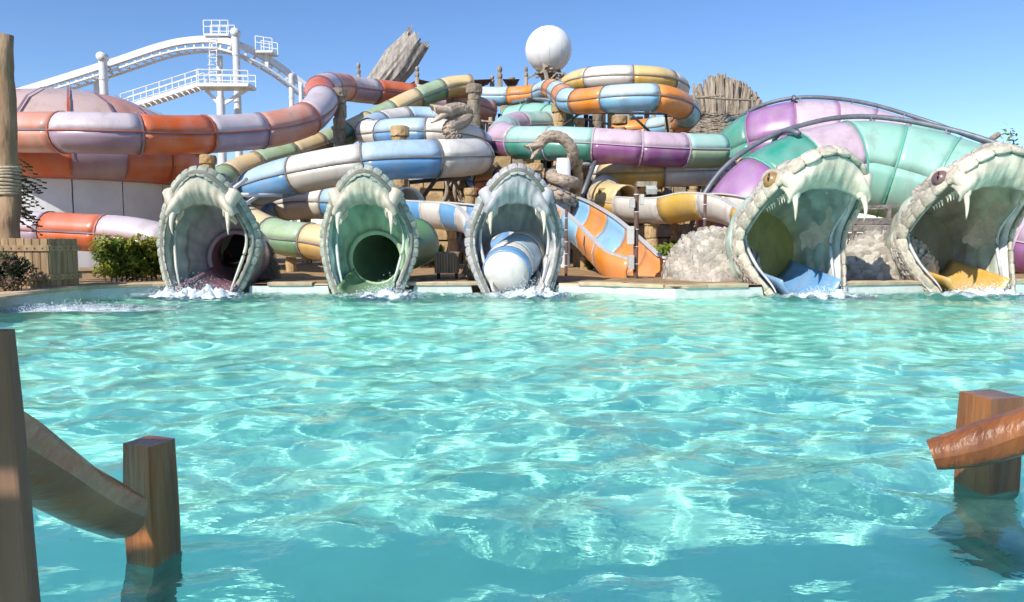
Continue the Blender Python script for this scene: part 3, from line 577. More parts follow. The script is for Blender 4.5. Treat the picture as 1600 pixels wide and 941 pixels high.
for a, b in (((1078, 150), (1180, 157)), ((1075, 153), (1130, 149)), ((1083, 130), (1085, 172)), ((1125, 145), (1125, 178)), ((1152, 150), (1153, 178)), ((1175, 152), (1176, 180))):
    mb = MB(); mb.sweep([at(a[0], a[1], 47.5), at((a[0] + b[0]) / 2 + 1, (a[1] + b[1]) / 2 + 1, 47.4), at(b[0], b[1], 47.5)], .075, 7, True, .3); mb.build('branch', m_drift, fr_)

# ---------------------------------------------------------------- white coaster and stairs
YC = 66
root = thing('roller_coaster', at(250, 375, YC), 'white steel roller coaster track rising over a hump at upper left', 'roller coaster')
tp = spline(A((-60, 172, YC), (25, 150, YC), (160, 108, YC), (250, 78, YC), (300, 68, YC), (345, 68, YC), (385, 80, YC), (430, 105, YC + 1), (475, 138, YC + 2), (520, 170, YC + 3)), 10)
tp, Lc = resample(tp, 90); fr = frames(tp)
for nm, dz, wd, ht in (('spine_beam', .25, .45, .55),):
    mb = MB(); P = [[], [], [], []]
    for p, s_, u in fr:
        for k, (a, b) in enumerate(((-.5, -.5), (.5, -.5), (.5, .5), (-.5, .5))): P[k].append(p + s_ * a * wd + u * (dz + b * ht))
    mb.grid(P + [P[0]]); mb.build(nm, m_steelw, root)
for sx in (-.62, .62):
    mb = MB(); mb.sweep([p + s_ * sx - u * .62 for p, s_, u in fr], .11, 8); mb.build('rail', m_steelw, root, True)
for i in range(1, 89, 2):
    p, s_, u = fr[i]; mb = MB(); mb.beam(p + s_ * .7 - u * .62, p - s_ * .7 - u * .62, .14, .14); mb.beam(p - u * .05, p - u * .62, .14, .2); mb.build('tie', m_steelw, root)
for px, top, wp, cap in ((160, 84, 12, 1), (150, 120, 8, 0), (368, 46, 11, 1), (343, 88, 9, 0), (455, 115, 8, 0), (470, 130, 7, 0)):
    y_ = YC - (1.3 if cap else -1.3); a = at(px, top, y_); r = wp / ppm(y_) / 2; mb = MB(); mb.lathe([(r, GZ - a.z), (r, -.35), (r, 0), (.01, .02)], a, 14); c_ = mb.build('support_column', m_steelw, root, True)
    mb = MB(); mb.lathe([(r * 1.15, -2.2), (r * 1.15, -2.05)], a, 14); mb.build('collar', m_steelw, c_)
    if cap:
        b = Vector((a.x - .9, YC + .3, a.z - 1.6)); mb = MB(); mb.sweep([a + Vector((0, 0, -.25)), a.lerp(b, .5), b], r * .85, 12); mb.build('bracket', m_steelw, c_, True)
        mb = MB(); mb.sweep([a + Vector((0, -r * 1.15, -.3)), a + Vector((0, r * 1.1, -.3))], r * 1.12, 18); mb.build('end_cap', m_steelw, c_, True)
def railing(root, pts, h, every, nm='handrail'):
    mb = MB()
    for hh in (h, h * .55): mb.sweep([p + Vector((0, 0, hh)) for p in pts], .05, 6)
    mb.build(nm, m_steelw, root)
    rs, L_ = resample(pts, max(2, int((sum((b - a).length for a, b in zip(pts, pts[1:]))) / every) + 1))
    for p in rs: mb = MB(); mb.beam(p, p + Vector((0, 0, h)), .07); mb.build('baluster', m_steelw, root)
YS = 62
root = thing('access_stairs', at(350, 375, YS), 'white maintenance stairs and platform below the coaster track', 'stairs')
a, b = at(195, 172, YS), at(315, 134, YS)
mb = MB()
for yo in (-.6, .6): mb.beam(a + Vector((0, yo, 0)), b + Vector((0, yo, 0)), .1, .35); mb.build('stringer', m_steelw, root); mb = MB()
for k in range(14): p = a.lerp(b, (k + .5) / 14); mb = MB(); mb.box(p + Vector((0, 0, .05)), (.42, 1.2, .06)); mb.build('tread', m_steelw, root)
c = at(394, 136, YS)
mb = MB(); mb.box(((b.x + c.x) / 2, YS, b.z - .1), (c.x - b.x, 1.9, .28)); mb.build('platform', m_steelw, root)
for yo in (-.6, .6): railing(root, [a + Vector((0, yo, .1)), b + Vector((0, yo, .1))], 1.05, 1.1)
for yo in (-.9, .9): railing(root, [b + Vector((0, yo, .05)), c + Vector((0, yo, .05))], 1.05, 1.0)
mb = MB(); pc = at(345, 160, YS); mb.lathe([(.34, GZ - pc.z), (.34, .4)], pc, 14); mb.build('column', m_steelw, root, True)
mb = MB(); mb.beam(at(345, 165, YS), at(385, 141, YS), .18, .25); mb.beam(at(345, 165, YS), at(322, 141, YS), .18, .25); mb.build('brace', m_steelw, root)
for (x0, y0, x1, y1, lb) in ((324, 58, 362, 58, 'small railed white platform on top of the coaster hump'), (404, 82, 430, 86, 'railed white work platform on the descending coaster track')):
    Yp = YC + .4; a, b = at(x0, y0, Yp), at(x1, y1, Yp); root = thing('service_platform', a.lerp(b, .5), lb, 'platform')
    mb = MB(); mb.box(a.lerp(b, .5), ((b - a).x, 1.6, .18)); mb.build('deck', m_steelw, root)
    for yo in (-.75, .75): railing(root, [a + Vector((0, yo, .05)), b + Vector((0, yo, .05))], 1.15, .7)
    mb = MB(); mb.beam(a.lerp(b, .5), a.lerp(b, .5) - Vector((0, 0, 1.2)), .3, .3); mb.build('bracket', m_steelw, root)
root = thing('cage_ladder', at(333, 137, YC), 'caged white ladder between stairs platform and coaster track', 'ladder')
for xo in (-.3, .3): mb = MB(); mb.beam(at(333, 137, YS + 1.5) + Vector((xo, 0, 0)), at(333, 60, YS + 1.5) + Vector((xo, 0, 0)), .07); mb.build('rail', m_steelw, root)
za, zb = at(333, 137, YS + 1.5), at(333, 60, YS + 1.5)
for k in range(14): p = za.lerp(zb, (k + .5) / 14); mb = MB(); mb.beam(p + Vector((-.3, 0, 0)), p + Vector((.3, 0, 0)), .05); mb.build('rung', m_steelw, root)
for k in range(6):
    p = za.lerp(zb, (k + .7) / 6); mb = MB(); mb.sweep([p + Vector((.38 * math.cos(t), -.45 * math.sin(t) - .02, 0)) for t in [math.pi * j / 8 for j in range(9)]], .03, 6); mb.build('hoop', m_steelw, root)

# ---------------------------------------------------------------- snake mouths
def paintmat(name, rough=.5):
    m = pm(name, (1, 1, 1), rough, (.70, .70, .70), 2.6, .35, 7, .0, .4, 0, .12, (.55, .52, .48), .45, (1, 1, .5), 7)
    n = m.node_tree.nodes; L = m.node_tree.links; p = n['Principled BSDF']; src = p.inputs['Base Color'].links[0].from_socket
    at2 = n.new('ShaderNodeAttribute'); at2.attribute_name = 'paint'; mu = n.new('ShaderNodeMix'); mu.data_type = 'RGBA'; mu.blend_type = 'MULTIPLY'; mu.inputs[0].default_value = 1
    L.new(at2.outputs['Color'], mu.inputs[6]); L.new(src, mu.inputs[7]); L.new(mu.outputs[2], p.inputs['Base Color']); return m
m_paint = paintmat('airbrushed_paint')
def paint(o, cols):
    a = o.data.attributes.new('paint', 'FLOAT_COLOR', 'POINT'); a.data.foreach_set('color', [x for c in cols for x in (c[0], c[1], c[2], 1)])
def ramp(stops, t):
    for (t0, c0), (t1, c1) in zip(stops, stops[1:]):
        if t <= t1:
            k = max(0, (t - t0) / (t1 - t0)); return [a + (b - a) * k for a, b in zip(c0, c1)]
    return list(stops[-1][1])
def scalemesh(mat, name='scale', ex=.7, exz=.6):
    mb = MB(); P = []
    for i in range(5):
        th = -math.pi / 2 + math.pi * i / 4; row = []
        for k in range(13):
            a = 2 * math.pi * k / 12; c_ = math.copysign(abs(math.cos(a)) ** ex, math.cos(a)); s_ = math.copysign(abs(math.sin(a)) ** ex, math.sin(a)); ct = max(0.0, math.cos(th)) ** exz
            row.append(Vector((.5 * c_ * ct, .5 * s_ * ct, .5 * math.sin(th))))
        P.append(row)
    mb.grid(P); return mb.mesh(name, mat, True)
m_groove = pm('dark_groove', (.24, .23, .19), .8, (.15, .14, .12), 4)
RIMF = [(-.56, -.10, -.42), (-.66, 0, -.34), (-.84, .16, -.16), (-.955, .30, .02), (-1.0, .42, .12), (-.965, .54, .12), (-.82, .675, -.04), (-.65, .81, -.20), (-.38, .93, -.38), (-.15, .988, -.47), (0, 1.0, -.50)]
RIMS0 = [(-.58, -.10, -.50), (-.66, 0, -.32), (-.87, .17, .30), (-1.0, .37, .72), (-.99, .50, .50), (-.89, .69, -.38), (-.66, .86, -1.15), (-.33, .965, -1.45), (-.12, .995, -1.52), (0, 1.0, -1.53)]
RIMS = [(x, z, y * .88) for x, z, y in RIMS0]
def orient(p, fwd, nrm):
    f_ = fwd.normalized(); nn = (nrm - f_ * nrm.dot(f_)).normalized(); s_ = f_.cross(nn)
    M = Matrix((s_, f_, nn)).transposed().to_4x4(); M.translation = p; return M
def mouth(px, py, Y, wpx, hpx, yaw, label, mats, pal, hole, rimc, fang, side=False, bodylen=3.2):
    o0 = at(px, py, Y); o0.z = 0; k = ppm(Y); wd = wpx / k / 2; h = hpx / k
    root = thing('snake_head', o0, label, 'snake sculpture', 'open mouthed snake heads at the pool edge', rotz=yaw, local=True)
    m_out, m_rim = mats; q_ = random.Random(int(px))
    rimc = rimc + [(-x, z, y) for x, z, y in rimc[-2::-1]]
    N = 121; rim = resample(spline([(x * wd, y, z * h) for x, z, y in rimc], 8), N)[0]
    hc = Vector(hole[0]); hr = hole[1]
    def thr(i):
        s = i / (N - 1); a = R(232) - s * R(284); return hc + Vector((hr * math.cos(a), 0, hr * math.sin(a)))
    inward = [Vector((-p.x, 0, .45 * h - p.z)).normalized() for p in rim]
    # inner mouth: folded, airbrushed surface from the lip to the throat
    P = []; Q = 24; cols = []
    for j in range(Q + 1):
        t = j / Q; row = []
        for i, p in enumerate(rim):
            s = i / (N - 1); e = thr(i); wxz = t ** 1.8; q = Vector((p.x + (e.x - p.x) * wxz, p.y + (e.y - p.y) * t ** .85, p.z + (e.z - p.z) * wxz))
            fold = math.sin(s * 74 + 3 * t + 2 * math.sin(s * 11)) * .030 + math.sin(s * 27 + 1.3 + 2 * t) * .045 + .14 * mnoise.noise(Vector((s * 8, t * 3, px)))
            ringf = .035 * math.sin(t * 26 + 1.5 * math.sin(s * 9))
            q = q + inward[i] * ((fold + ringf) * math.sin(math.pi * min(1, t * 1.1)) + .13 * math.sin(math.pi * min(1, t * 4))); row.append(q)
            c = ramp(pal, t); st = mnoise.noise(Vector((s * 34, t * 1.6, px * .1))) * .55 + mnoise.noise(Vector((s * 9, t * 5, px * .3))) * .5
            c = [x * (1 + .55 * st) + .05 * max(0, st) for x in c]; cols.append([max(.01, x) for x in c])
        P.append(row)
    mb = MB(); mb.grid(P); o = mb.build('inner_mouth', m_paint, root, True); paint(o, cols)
    # outside skin
    P = []
    for sc_, dy in ((1.0, 0.0), (1.04, .08), (1.05, .3), (1.02, .8), (.90, 1.5), (.72, 2.3), (.52, bodylen)) if not side else ((1.0, 0.0), (1.03, .08), (1.02, .3), (.97, .8), (.84, 1.5), (.66, 2.3), (.45, bodylen)):
        row = []
        for i, p in enumerate(rim):
            z = (p.z - .5 * h) * (1 + (sc_ - 1) * .7) + .5 * h if sc_ > 1 else p.z * (sc_ * .9 + .1); ys = p.y * (1 - min(1, dy / 1.9)) + dy
            d = .05 * mnoise.noise(Vector((p.x * 2, p.z * 2, dy * 2 + px)))
            row.append(Vector((p.x * (sc_ + d), ys, max(-.4, z * (1 + d)))))
        P.append(row)
    mb = MB(); mb.grid(P); mb.build('outer_skin', m_out, root, True); Pout = P
    # lip with a row of broad plates, and a second row behind
    mb = MB(); mb.sweep(rim, lambda s: .05 + .03 * math.sin(math.pi * s), 10); mb.build('lip', m_groove, root, True)
    sm = scalemesh(m_rim, 'scale', .45, .45); ns = 30 if side else 38; rs, _ = resample(rim, ns)
    for i in range(ns):
        s = i / (ns - 1); t = (rs[min(i + 1, ns - 1)] - rs[max(i - 1, 0)]) * (.5 if 0 < i < ns - 1 else 1); p = rs[i]; outw = Vector((p.x, 0, p.z - .45 * h)).normalized(); big = .8 + .45 * math.sin(math.pi * s)
        M = orient(p + outw * (.05 if side else .06) + Vector((0, .06 if side else .02, 0)), t, outw * (1 if side else .55) + Vector((0, -.55 if side else -1.0, 0)) + Vector((q_.uniform(-.1, .1), 0, q_.uniform(-.1, .1)))) @ Matrix.Diagonal(((.36 if side else .31) * big * q_.uniform(.92, 1.08), t.length * 1.16, (.15 if side else .07) * big, 1)); inst(sm, 'scale', root, M)
    for row_, (off, dy, sz) in enumerate(((.07, .26, .30), (.06, .50, .30)) if not side else ()):
        for i in range(ns - 1):
            p = rs[i].lerp(rs[i + 1], .5 if row_ == 0 else .05); t = rs[i + 1] - rs[i]; outw = Vector((p.x, 0, p.z - .45 * h)).normalized()
            if p.z < .06 * h: continue
            inst(sm, 'scale', root, orient(p + outw * off + Vector((0, dy, 0)), t, outw + Vector((0, -.18, 0))) @ Matrix.Diagonal((sz, t.length * 1.02, .05 * q_.uniform(.8, 1.3), 1)))
    # inner lip folds on the lower jaw, both sides
    nf = int(N * .34)
    for a, b in ((0, nf), (N - nf, N)):
        for dd, rr in ((.20, .055),) if not side else ((.20, .06),):
            seg = [rim[i] + inward[i] * (dd + .06 * math.sin(math.pi * (i - a) / (b - a))) + Vector((0, .10 + dd * .6, 0)) for i in range(a, b)]
            mb = MB(); mb.sweep(seg, lambda s: .015 + rr * .6 * math.sin(math.pi * s), 8); f2 = mb.build('jaw_fold', m_paint, root, True); paint(f2, [[x * .8 for x in pal[0][1]]] * len(f2.data.vertices))
    # hanging palate with ridges between the fangs
    fxx, fy, fz = fang[0] * wd, fang[1], fang[2]; top_i = [i for i in range(N) if rim[i].z > .60 * h and abs(rim[i].x) < .80 * wd]; i0, i1 = top_i[0], top_i[-1]
    P = []; cols = []; W = 72; T = 14
    for j in range(T + 1):
        t = j / T; row = []
        for i in range(W + 1):
            s = i / W; x = (s - .5) * 2; fi = i0 + (i1 - i0) * s; ri = rim[int(fi)].lerp(rim[min(N - 1, int(fi) + 1)], fi - int(fi)); iw = inward[int(fi)]
            arch = .055 * (1 - x * x) - .05 * abs(x) ** 5
            e = Vector((x * fxx * 1.22, fy + .26 * (1 - x * x) , h * (fz + arch)))
            top = ri + iw * .10 + Vector((0, .08, 0)); q = top.lerp(e, t)
            bulge = math.sin(math.pi * min(1, t * .9 + .08)); ridge = (1 - abs(math.sin(x * 15 * (1.15 - .3 * t) + .5 * math.sin(t * 3)))) ** 2.2 * .055 * math.exp(-(x / .66) ** 4) * (.5 + t) + .010 * math.sin(s * 47)
            mound = math.exp(-((abs(x) - .80) / .24) ** 2)
            q.y += -(.16 + .16 * mound) * bulge - ridge * (.35 + .65 * bulge) * (.3 + .7 * t); q.z += -.10 * mound * t * t + .012 * math.sin(s * 41) * t * t; row.append(q)
            c = ramp(((0, pal[1][1]), (.18, fang[3]), (.8, fang[3]), (1, [.6 * a_ + .4 * b_ for a_, b_ in zip(fang[3], pal[1][1])])), t); v_ = mnoise.noise(Vector((x * 6, t * 3, px))) * .3 - (ridge < .02) * .10; cols.append([max(.02, a_ * (1 + v_)) for a_ in c])
        P.append(row)
    mb = MB(); mb.grid(P); o = mb.build('palate', m_paint, root, True); paint(o, cols); solid(o, .06)
    # fangs in their gum sockets, small teeth along the side gums
    for sx in (-1, 1):
        b = Vector((sx * fxx, fy - .02, h * (fz - .005))); L_ = fang[4] * h
        pts = [b + Vector((sx * .05 * math.sin(t * 2.6), -.16 * math.sin(t * 2.4), .06 - L_ * t)) for t in [k / 9 for k in range(10)]]
        mb = MB(); mb.sweep(pts, lambda s: .088 * (1 - s) ** .8 + .006, 10); mb.build('fang', m_fang, root, True)
        pts = [b + Vector((sx * .16, .16, .50)), b + Vector((sx * .07, .02, .26)), b + Vector((0, 0, .04)), b + Vector((0, -.02, -.08))]
        mb = MB(); mb.sweep(spline(pts, 5), lambda s: .22 - .11 * s, 12); g_ = mb.build('gum', m_paint, root, True); paint(g_, [fang[3]] * len(g_.data.vertices))
        for k in range(11):
            f0 = (.30 + .105 * k / 10) if side else (.31 + .08 * k / 10); i = int(f0 * (N - 1)) if sx < 0 else N - 1 - int(f0 * (N - 1))
            b2 = rim[i] + inward[i] * (.26 + .012 * k) + Vector((0, .10, 0)); sz = .6 + .08 * k; mb = MB(); mb.sweep([b2, b2 + Vector((-sx * .02, -.02, -.09 * sz)), b2 + Vector((-sx * .03, -.03, -.20 * sz))], lambda s: .045 * sz * (1 - s) + .004, 6); mb.build('tooth', m_fang, root)
    return root, rim, h, wd, Pout
rim_g = pm('rim_greygreen', (.47, .49, .40), .6, (.31, .34, .28), 3, .6, 12, .16, .3, dirt=(.16, .17, .15), dirtamt=.5)
rim_w = pm('rim_cream', (.66, .58, .46), .65, (.48, .43, .34), 3, .6, 12, .16, .3, dirt=(.16, .14, .12), dirtamt=.6)
rim_v = pm('rim_mauve_grey', (.50, .48, .47), .6, (.35, .34, .34), 3, .6, 12, .16, .3, dirt=(.12, .115, .115), dirtamt=.6)
CR = [.68, .60, .47]; GV = [.55, .53, .54]
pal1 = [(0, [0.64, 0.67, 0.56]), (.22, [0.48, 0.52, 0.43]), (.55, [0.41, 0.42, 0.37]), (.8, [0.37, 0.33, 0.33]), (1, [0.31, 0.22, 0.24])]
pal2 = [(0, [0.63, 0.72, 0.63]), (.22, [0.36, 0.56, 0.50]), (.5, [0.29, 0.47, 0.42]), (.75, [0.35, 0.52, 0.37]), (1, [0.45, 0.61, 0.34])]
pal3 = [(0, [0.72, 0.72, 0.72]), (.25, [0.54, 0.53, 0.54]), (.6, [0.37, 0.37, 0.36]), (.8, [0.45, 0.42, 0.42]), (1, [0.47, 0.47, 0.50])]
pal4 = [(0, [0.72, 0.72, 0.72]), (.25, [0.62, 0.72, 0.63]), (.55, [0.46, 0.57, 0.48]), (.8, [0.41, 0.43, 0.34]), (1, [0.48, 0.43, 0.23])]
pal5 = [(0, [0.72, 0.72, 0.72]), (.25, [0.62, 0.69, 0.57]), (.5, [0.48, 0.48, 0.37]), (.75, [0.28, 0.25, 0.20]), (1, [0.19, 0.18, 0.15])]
def tube_along(root, pts, r, mat, nm, end=True):
    mb = MB(); mb.sweep(pts, r, 24, False); t = mb.build(nm, mat, root, True); solid(t, .04)
    if end:  # dark disc added to close the bore, standing for its deep shade
        p = pts[-1]; d = (pts[-1] - pts[-2]).normalized(); s_ = d.cross(Vector((0, 0, 1))).normalized(); u = s_.cross(d); mb = MB(); mb.add([p + (s_ * math.cos(a) + u * math.sin(a)) * r * .99 for a in [2 * math.pi * k / 24 for k in range(24)]], [tuple(range(24))]); mb.build('dark_tube_cap', m_steeld, t)
    return t
def throat_tube(root, hc, hr, mat, ring, bend):
    hc = Vector(hc); pts = spline([hc + Vector((0, -.12, 0)), hc + Vector((0, .6, .03)), hc + Vector((bend * .35, 1.8, .2)), hc + Vector((bend * 1.3, 3.0, .5))], 8)
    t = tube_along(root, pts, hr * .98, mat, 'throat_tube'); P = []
    for off, dr in ((-.10, -.06), (-.16, .0), (-.14, .08), (.0, .10)):
        P.append([hc + Vector((math.cos(a) * (hr + dr), off, math.sin(a) * (hr + dr))) for a in [2 * math.pi * k / 28 for k in range(29)]])
    mb = MB(); mb.grid(P); mb.build('tube_rim', ring, t, True)
def chute(root, hc, hr, mat, end, widen=.25):
    P = []; hc = Vector(hc); end = Vector(end)
    for j in range(9):
        t = j / 8; c = hc.lerp(end, t); r = hr * (1 + widen * t); P.append([c + Vector((math.cos(a) * r, 0, math.sin(a) * r)) for a in [R(200) + R(140) * k / 18 for k in range(19)]])
    mb = MB(); mb.grid(P); solid(mb.build('slide_floor', mat, root, True), .05)
FF = (.57, -.26, .70, CR, .225)
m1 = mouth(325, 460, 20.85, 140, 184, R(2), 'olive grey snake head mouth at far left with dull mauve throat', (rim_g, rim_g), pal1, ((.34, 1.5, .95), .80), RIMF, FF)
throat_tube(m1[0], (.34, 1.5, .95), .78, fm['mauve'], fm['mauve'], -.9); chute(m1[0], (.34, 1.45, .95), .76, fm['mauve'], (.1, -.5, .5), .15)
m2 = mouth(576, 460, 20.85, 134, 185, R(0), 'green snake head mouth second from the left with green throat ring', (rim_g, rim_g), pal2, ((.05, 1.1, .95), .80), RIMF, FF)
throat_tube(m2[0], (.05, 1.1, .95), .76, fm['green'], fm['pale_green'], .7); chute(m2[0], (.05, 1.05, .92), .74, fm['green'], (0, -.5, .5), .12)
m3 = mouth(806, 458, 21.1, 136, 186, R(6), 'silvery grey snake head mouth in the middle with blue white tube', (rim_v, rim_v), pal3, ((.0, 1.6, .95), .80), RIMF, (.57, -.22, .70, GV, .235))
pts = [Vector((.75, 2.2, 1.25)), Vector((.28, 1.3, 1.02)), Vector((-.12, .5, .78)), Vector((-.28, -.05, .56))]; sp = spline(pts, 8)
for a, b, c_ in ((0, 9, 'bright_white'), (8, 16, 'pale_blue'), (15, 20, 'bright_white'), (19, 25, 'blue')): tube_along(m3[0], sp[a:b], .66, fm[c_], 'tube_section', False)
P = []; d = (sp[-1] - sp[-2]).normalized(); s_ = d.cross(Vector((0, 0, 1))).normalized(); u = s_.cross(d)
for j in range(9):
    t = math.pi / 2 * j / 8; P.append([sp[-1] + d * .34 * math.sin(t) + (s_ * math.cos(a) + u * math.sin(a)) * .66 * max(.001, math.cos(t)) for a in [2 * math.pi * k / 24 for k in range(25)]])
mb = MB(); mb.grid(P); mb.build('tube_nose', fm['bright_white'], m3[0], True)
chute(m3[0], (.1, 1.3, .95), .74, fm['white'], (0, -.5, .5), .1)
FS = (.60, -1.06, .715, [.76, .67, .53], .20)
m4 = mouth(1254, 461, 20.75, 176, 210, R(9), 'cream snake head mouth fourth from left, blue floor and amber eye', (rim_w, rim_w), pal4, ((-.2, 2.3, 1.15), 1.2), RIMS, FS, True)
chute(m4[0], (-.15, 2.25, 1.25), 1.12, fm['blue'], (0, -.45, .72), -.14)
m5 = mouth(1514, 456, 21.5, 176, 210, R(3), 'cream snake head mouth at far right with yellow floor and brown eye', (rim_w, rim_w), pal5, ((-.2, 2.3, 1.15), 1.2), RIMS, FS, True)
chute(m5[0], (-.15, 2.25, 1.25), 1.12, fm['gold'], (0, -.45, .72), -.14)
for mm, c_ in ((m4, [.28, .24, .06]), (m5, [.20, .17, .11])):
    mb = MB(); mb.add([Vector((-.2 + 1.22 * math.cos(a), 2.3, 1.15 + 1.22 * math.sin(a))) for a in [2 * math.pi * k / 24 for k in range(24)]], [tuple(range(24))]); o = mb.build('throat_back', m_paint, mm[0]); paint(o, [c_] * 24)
# scaly flanks, eyes and bodies for the two side facing snakes
m_scale = pm('rock_scale', (.57, .52, .45), .75, (.36, .31, .25), 1.6, .5, 10, .22, .3, dirt=(.18, .155, .13), dirtamt=.6)
m_eye1 = pm('amber_eye', (.36, .21, .08), .35, (.24, .13, .05), 4); m_eye2 = pm('brown_eye', (.20, .12, .11), .35, (.16, .08, .08), 4); m_pupil = pm('pupil', (.02, .015, .015), .2)
bscale = scalemesh(m_scale, 'scale', .62, .5)
for mm, me in ((m4, m_eye1), (m5, m_eye2)):
    root, rim, h, wd, P = mm; N = len(rim); nsk = 0
    for r_i in range(1, 5):
        nb = (2, 3, 4, 4, 3)[r_i]
        for jj in range(nb):
            fr2 = jj / nb
            for i in range(4 + jj % 2, N - 4, 2):
                p0, p1 = Vector(P[r_i][i]), Vector(P[r_i + 1][i]); bk = p1 - p0; a = p0 + bk * fr2; tn = Vector(P[r_i][min(N - 1, i + 1)]) - Vector(P[r_i][i - 1]); nn = bk.cross(tn)
                if a.z < .05 or nsk > 285: continue
                if a.x > .15 * wd and not (nsk % 3 == 0): continue
                if nn.dot(Vector((a.x, 0, a.z - .45 * h))) < 0: nn = -nn
                nsk += 1
                inst(bscale, 'scale', root, orient(a, tn + bk * rnd.uniform(-.15, .15), nn - bk.normalized() * .22) @ Matrix.Diagonal((max(.2, bk.length / nb * 1.5) * rnd.uniform(.85, 1.15), max(.16, tn.length * 1.15) * rnd.uniform(.85, 1.2), .055 * rnd.uniform(.7, 1.5), 1)))
    for sx in (-1, 1):
        i = min(range(N // 2), key=lambda j: abs(rim[j].z - .80 * h) + (rim[j].x > 0) * 9); i = i if sx < 0 else N - 1 - i
        c = rim[i] + Vector((sx * .05, .30, .06)); re = .25; mb = MB(); mb.lathe([(max(.001, re * math.sin(math.pi * k / 12)), -re * math.cos(math.pi * k / 12)) for k in range(13)], c, 20); e = mb.build('eye', me, root, True)
        nn = Vector((sx * .75, -.5, .2)).normalized(); mb = MB(); mb.sweep([c + nn * re * .86 + Vector((0, 0, -.16)), c + nn * re * .985, c + nn * re * .86 + Vector((0, 0, .16))], lambda s: .010 + .025 * math.sin(math.pi * s), 8); mb.build('pupil', m_pupil, e, True)
        ax1 = nn.cross(Vector((0, 0, 1))).normalized(); ax2 = nn.cross(ax1); ring = [c + nn * .06 + (ax1 * math.cos(t) * 1.12 + ax2 * math.sin(t)) * re * 1.02 for t in [math.pi + math.pi * k / 24 for k in range(25)]]
        mb = MB(); mb.sweep(ring, lambda s: .02 + .06 * math.sin(math.pi * s), 8, False); mb.build('eyelid', m_scale, e, True)
def body(label_root, px, py, Y, rx, ry, rz, nsc):
    c = at(px, py, Y); c.z = GZ - .1; root = label_root
    Minv = (Matrix.Translation(root.location) @ Matrix.Rotation(root.rotation_euler.z, 4, 'Z')).inverted()
    mb = MB(); P = []
    for i in range(13):
        th = math.pi / 2 * i / 12; row = []
        for k in range(33):
            a = 2 * math.pi * k / 32; p = c + Vector((rx * math.cos(th) * math.cos(a), ry * math.cos(th) * math.sin(a), rz * math.sin(th))); p += (p - c).normalized() * .12 * mnoise.noise(p * 1.1); row.append(Minv @ p)
        P.append(row)
    mb.grid(P); mb.build('body', m_scale, root, True)
    ga = math.pi * (3 - 5 ** .5)
    for i in range(nsc):
        z = (i + .5) / nsc; r = math.sqrt(1 - z * z); a = ga * i
        if math.sin(a) * r > .40: continue
        d = Vector((rx * r * math.cos(a), ry * r * math.sin(a), rz * z)); p = c + d; p += d.normalized() * .12 * mnoise.noise(p * 1.1); nn = Vector((d.x / rx ** 2, d.y / ry ** 2, d.z / rz ** 2)).normalized()
        M = Minv @ orient(p, Vector((rnd.uniform(-.3, .3), 0, -1)), nn + Vector((0, 0, .22))) @ Matrix.Diagonal((.31 * rnd.uniform(.8, 1.25), .36 * rnd.uniform(.8, 1.2), .04 * rnd.uniform(.5, 1.9), 1)); inst(bscale, 'scale', root, M)
body(m4[0], 1112, 432, 23.4, 1.5, 1.3, 1.62, 300)
body(m5[0], 1376, 432, 24.2, 1.75, 1.3, 1.5, 300)
# fibre manes
def mane(px, py, Y, wpx, hpx, label, lean):
    c = at(px, py, Y); c.z = GZ; h = hpx / ppm(Y); r = wpx / ppm(Y) / 2; root = thing('fibre_mane', c, label, 'straw skirt', 'straw manes behind the snake heads')
    mb = MB(); mb.lathe([(r * .95, 0), (r * .9, h * .4), (r * .5, h * .8), (.05, h)], c, 14); mb.build('core', m_mane, root, True); mb = MB()
    for i in range(420):
        a = rnd.uniform(0, 6.28); s = rnd.uniform(.2, 1); rr = r * (1 - .75 * s ** 1.6); p = c + Vector((math.cos(a) * rr, math.sin(a) * rr, h * s)); d = Vector((math.cos(a) * .12 + rnd.uniform(-.08, .08) + lean * .05, math.sin(a) * .12, -rnd.uniform(.2, .4)))
        mb.beam(p, p + d, .016, .016)
    o = mb.build('strands', m_straw, root); o['kind'] = 'stuff'
mane(414, 440, 23.3, 36, 60, 'purplish straw mane right of the leftmost snake head', 1)
mane(744, 440, 23.4, 30, 62, 'straw mane left of the silvery middle snake head', -1)

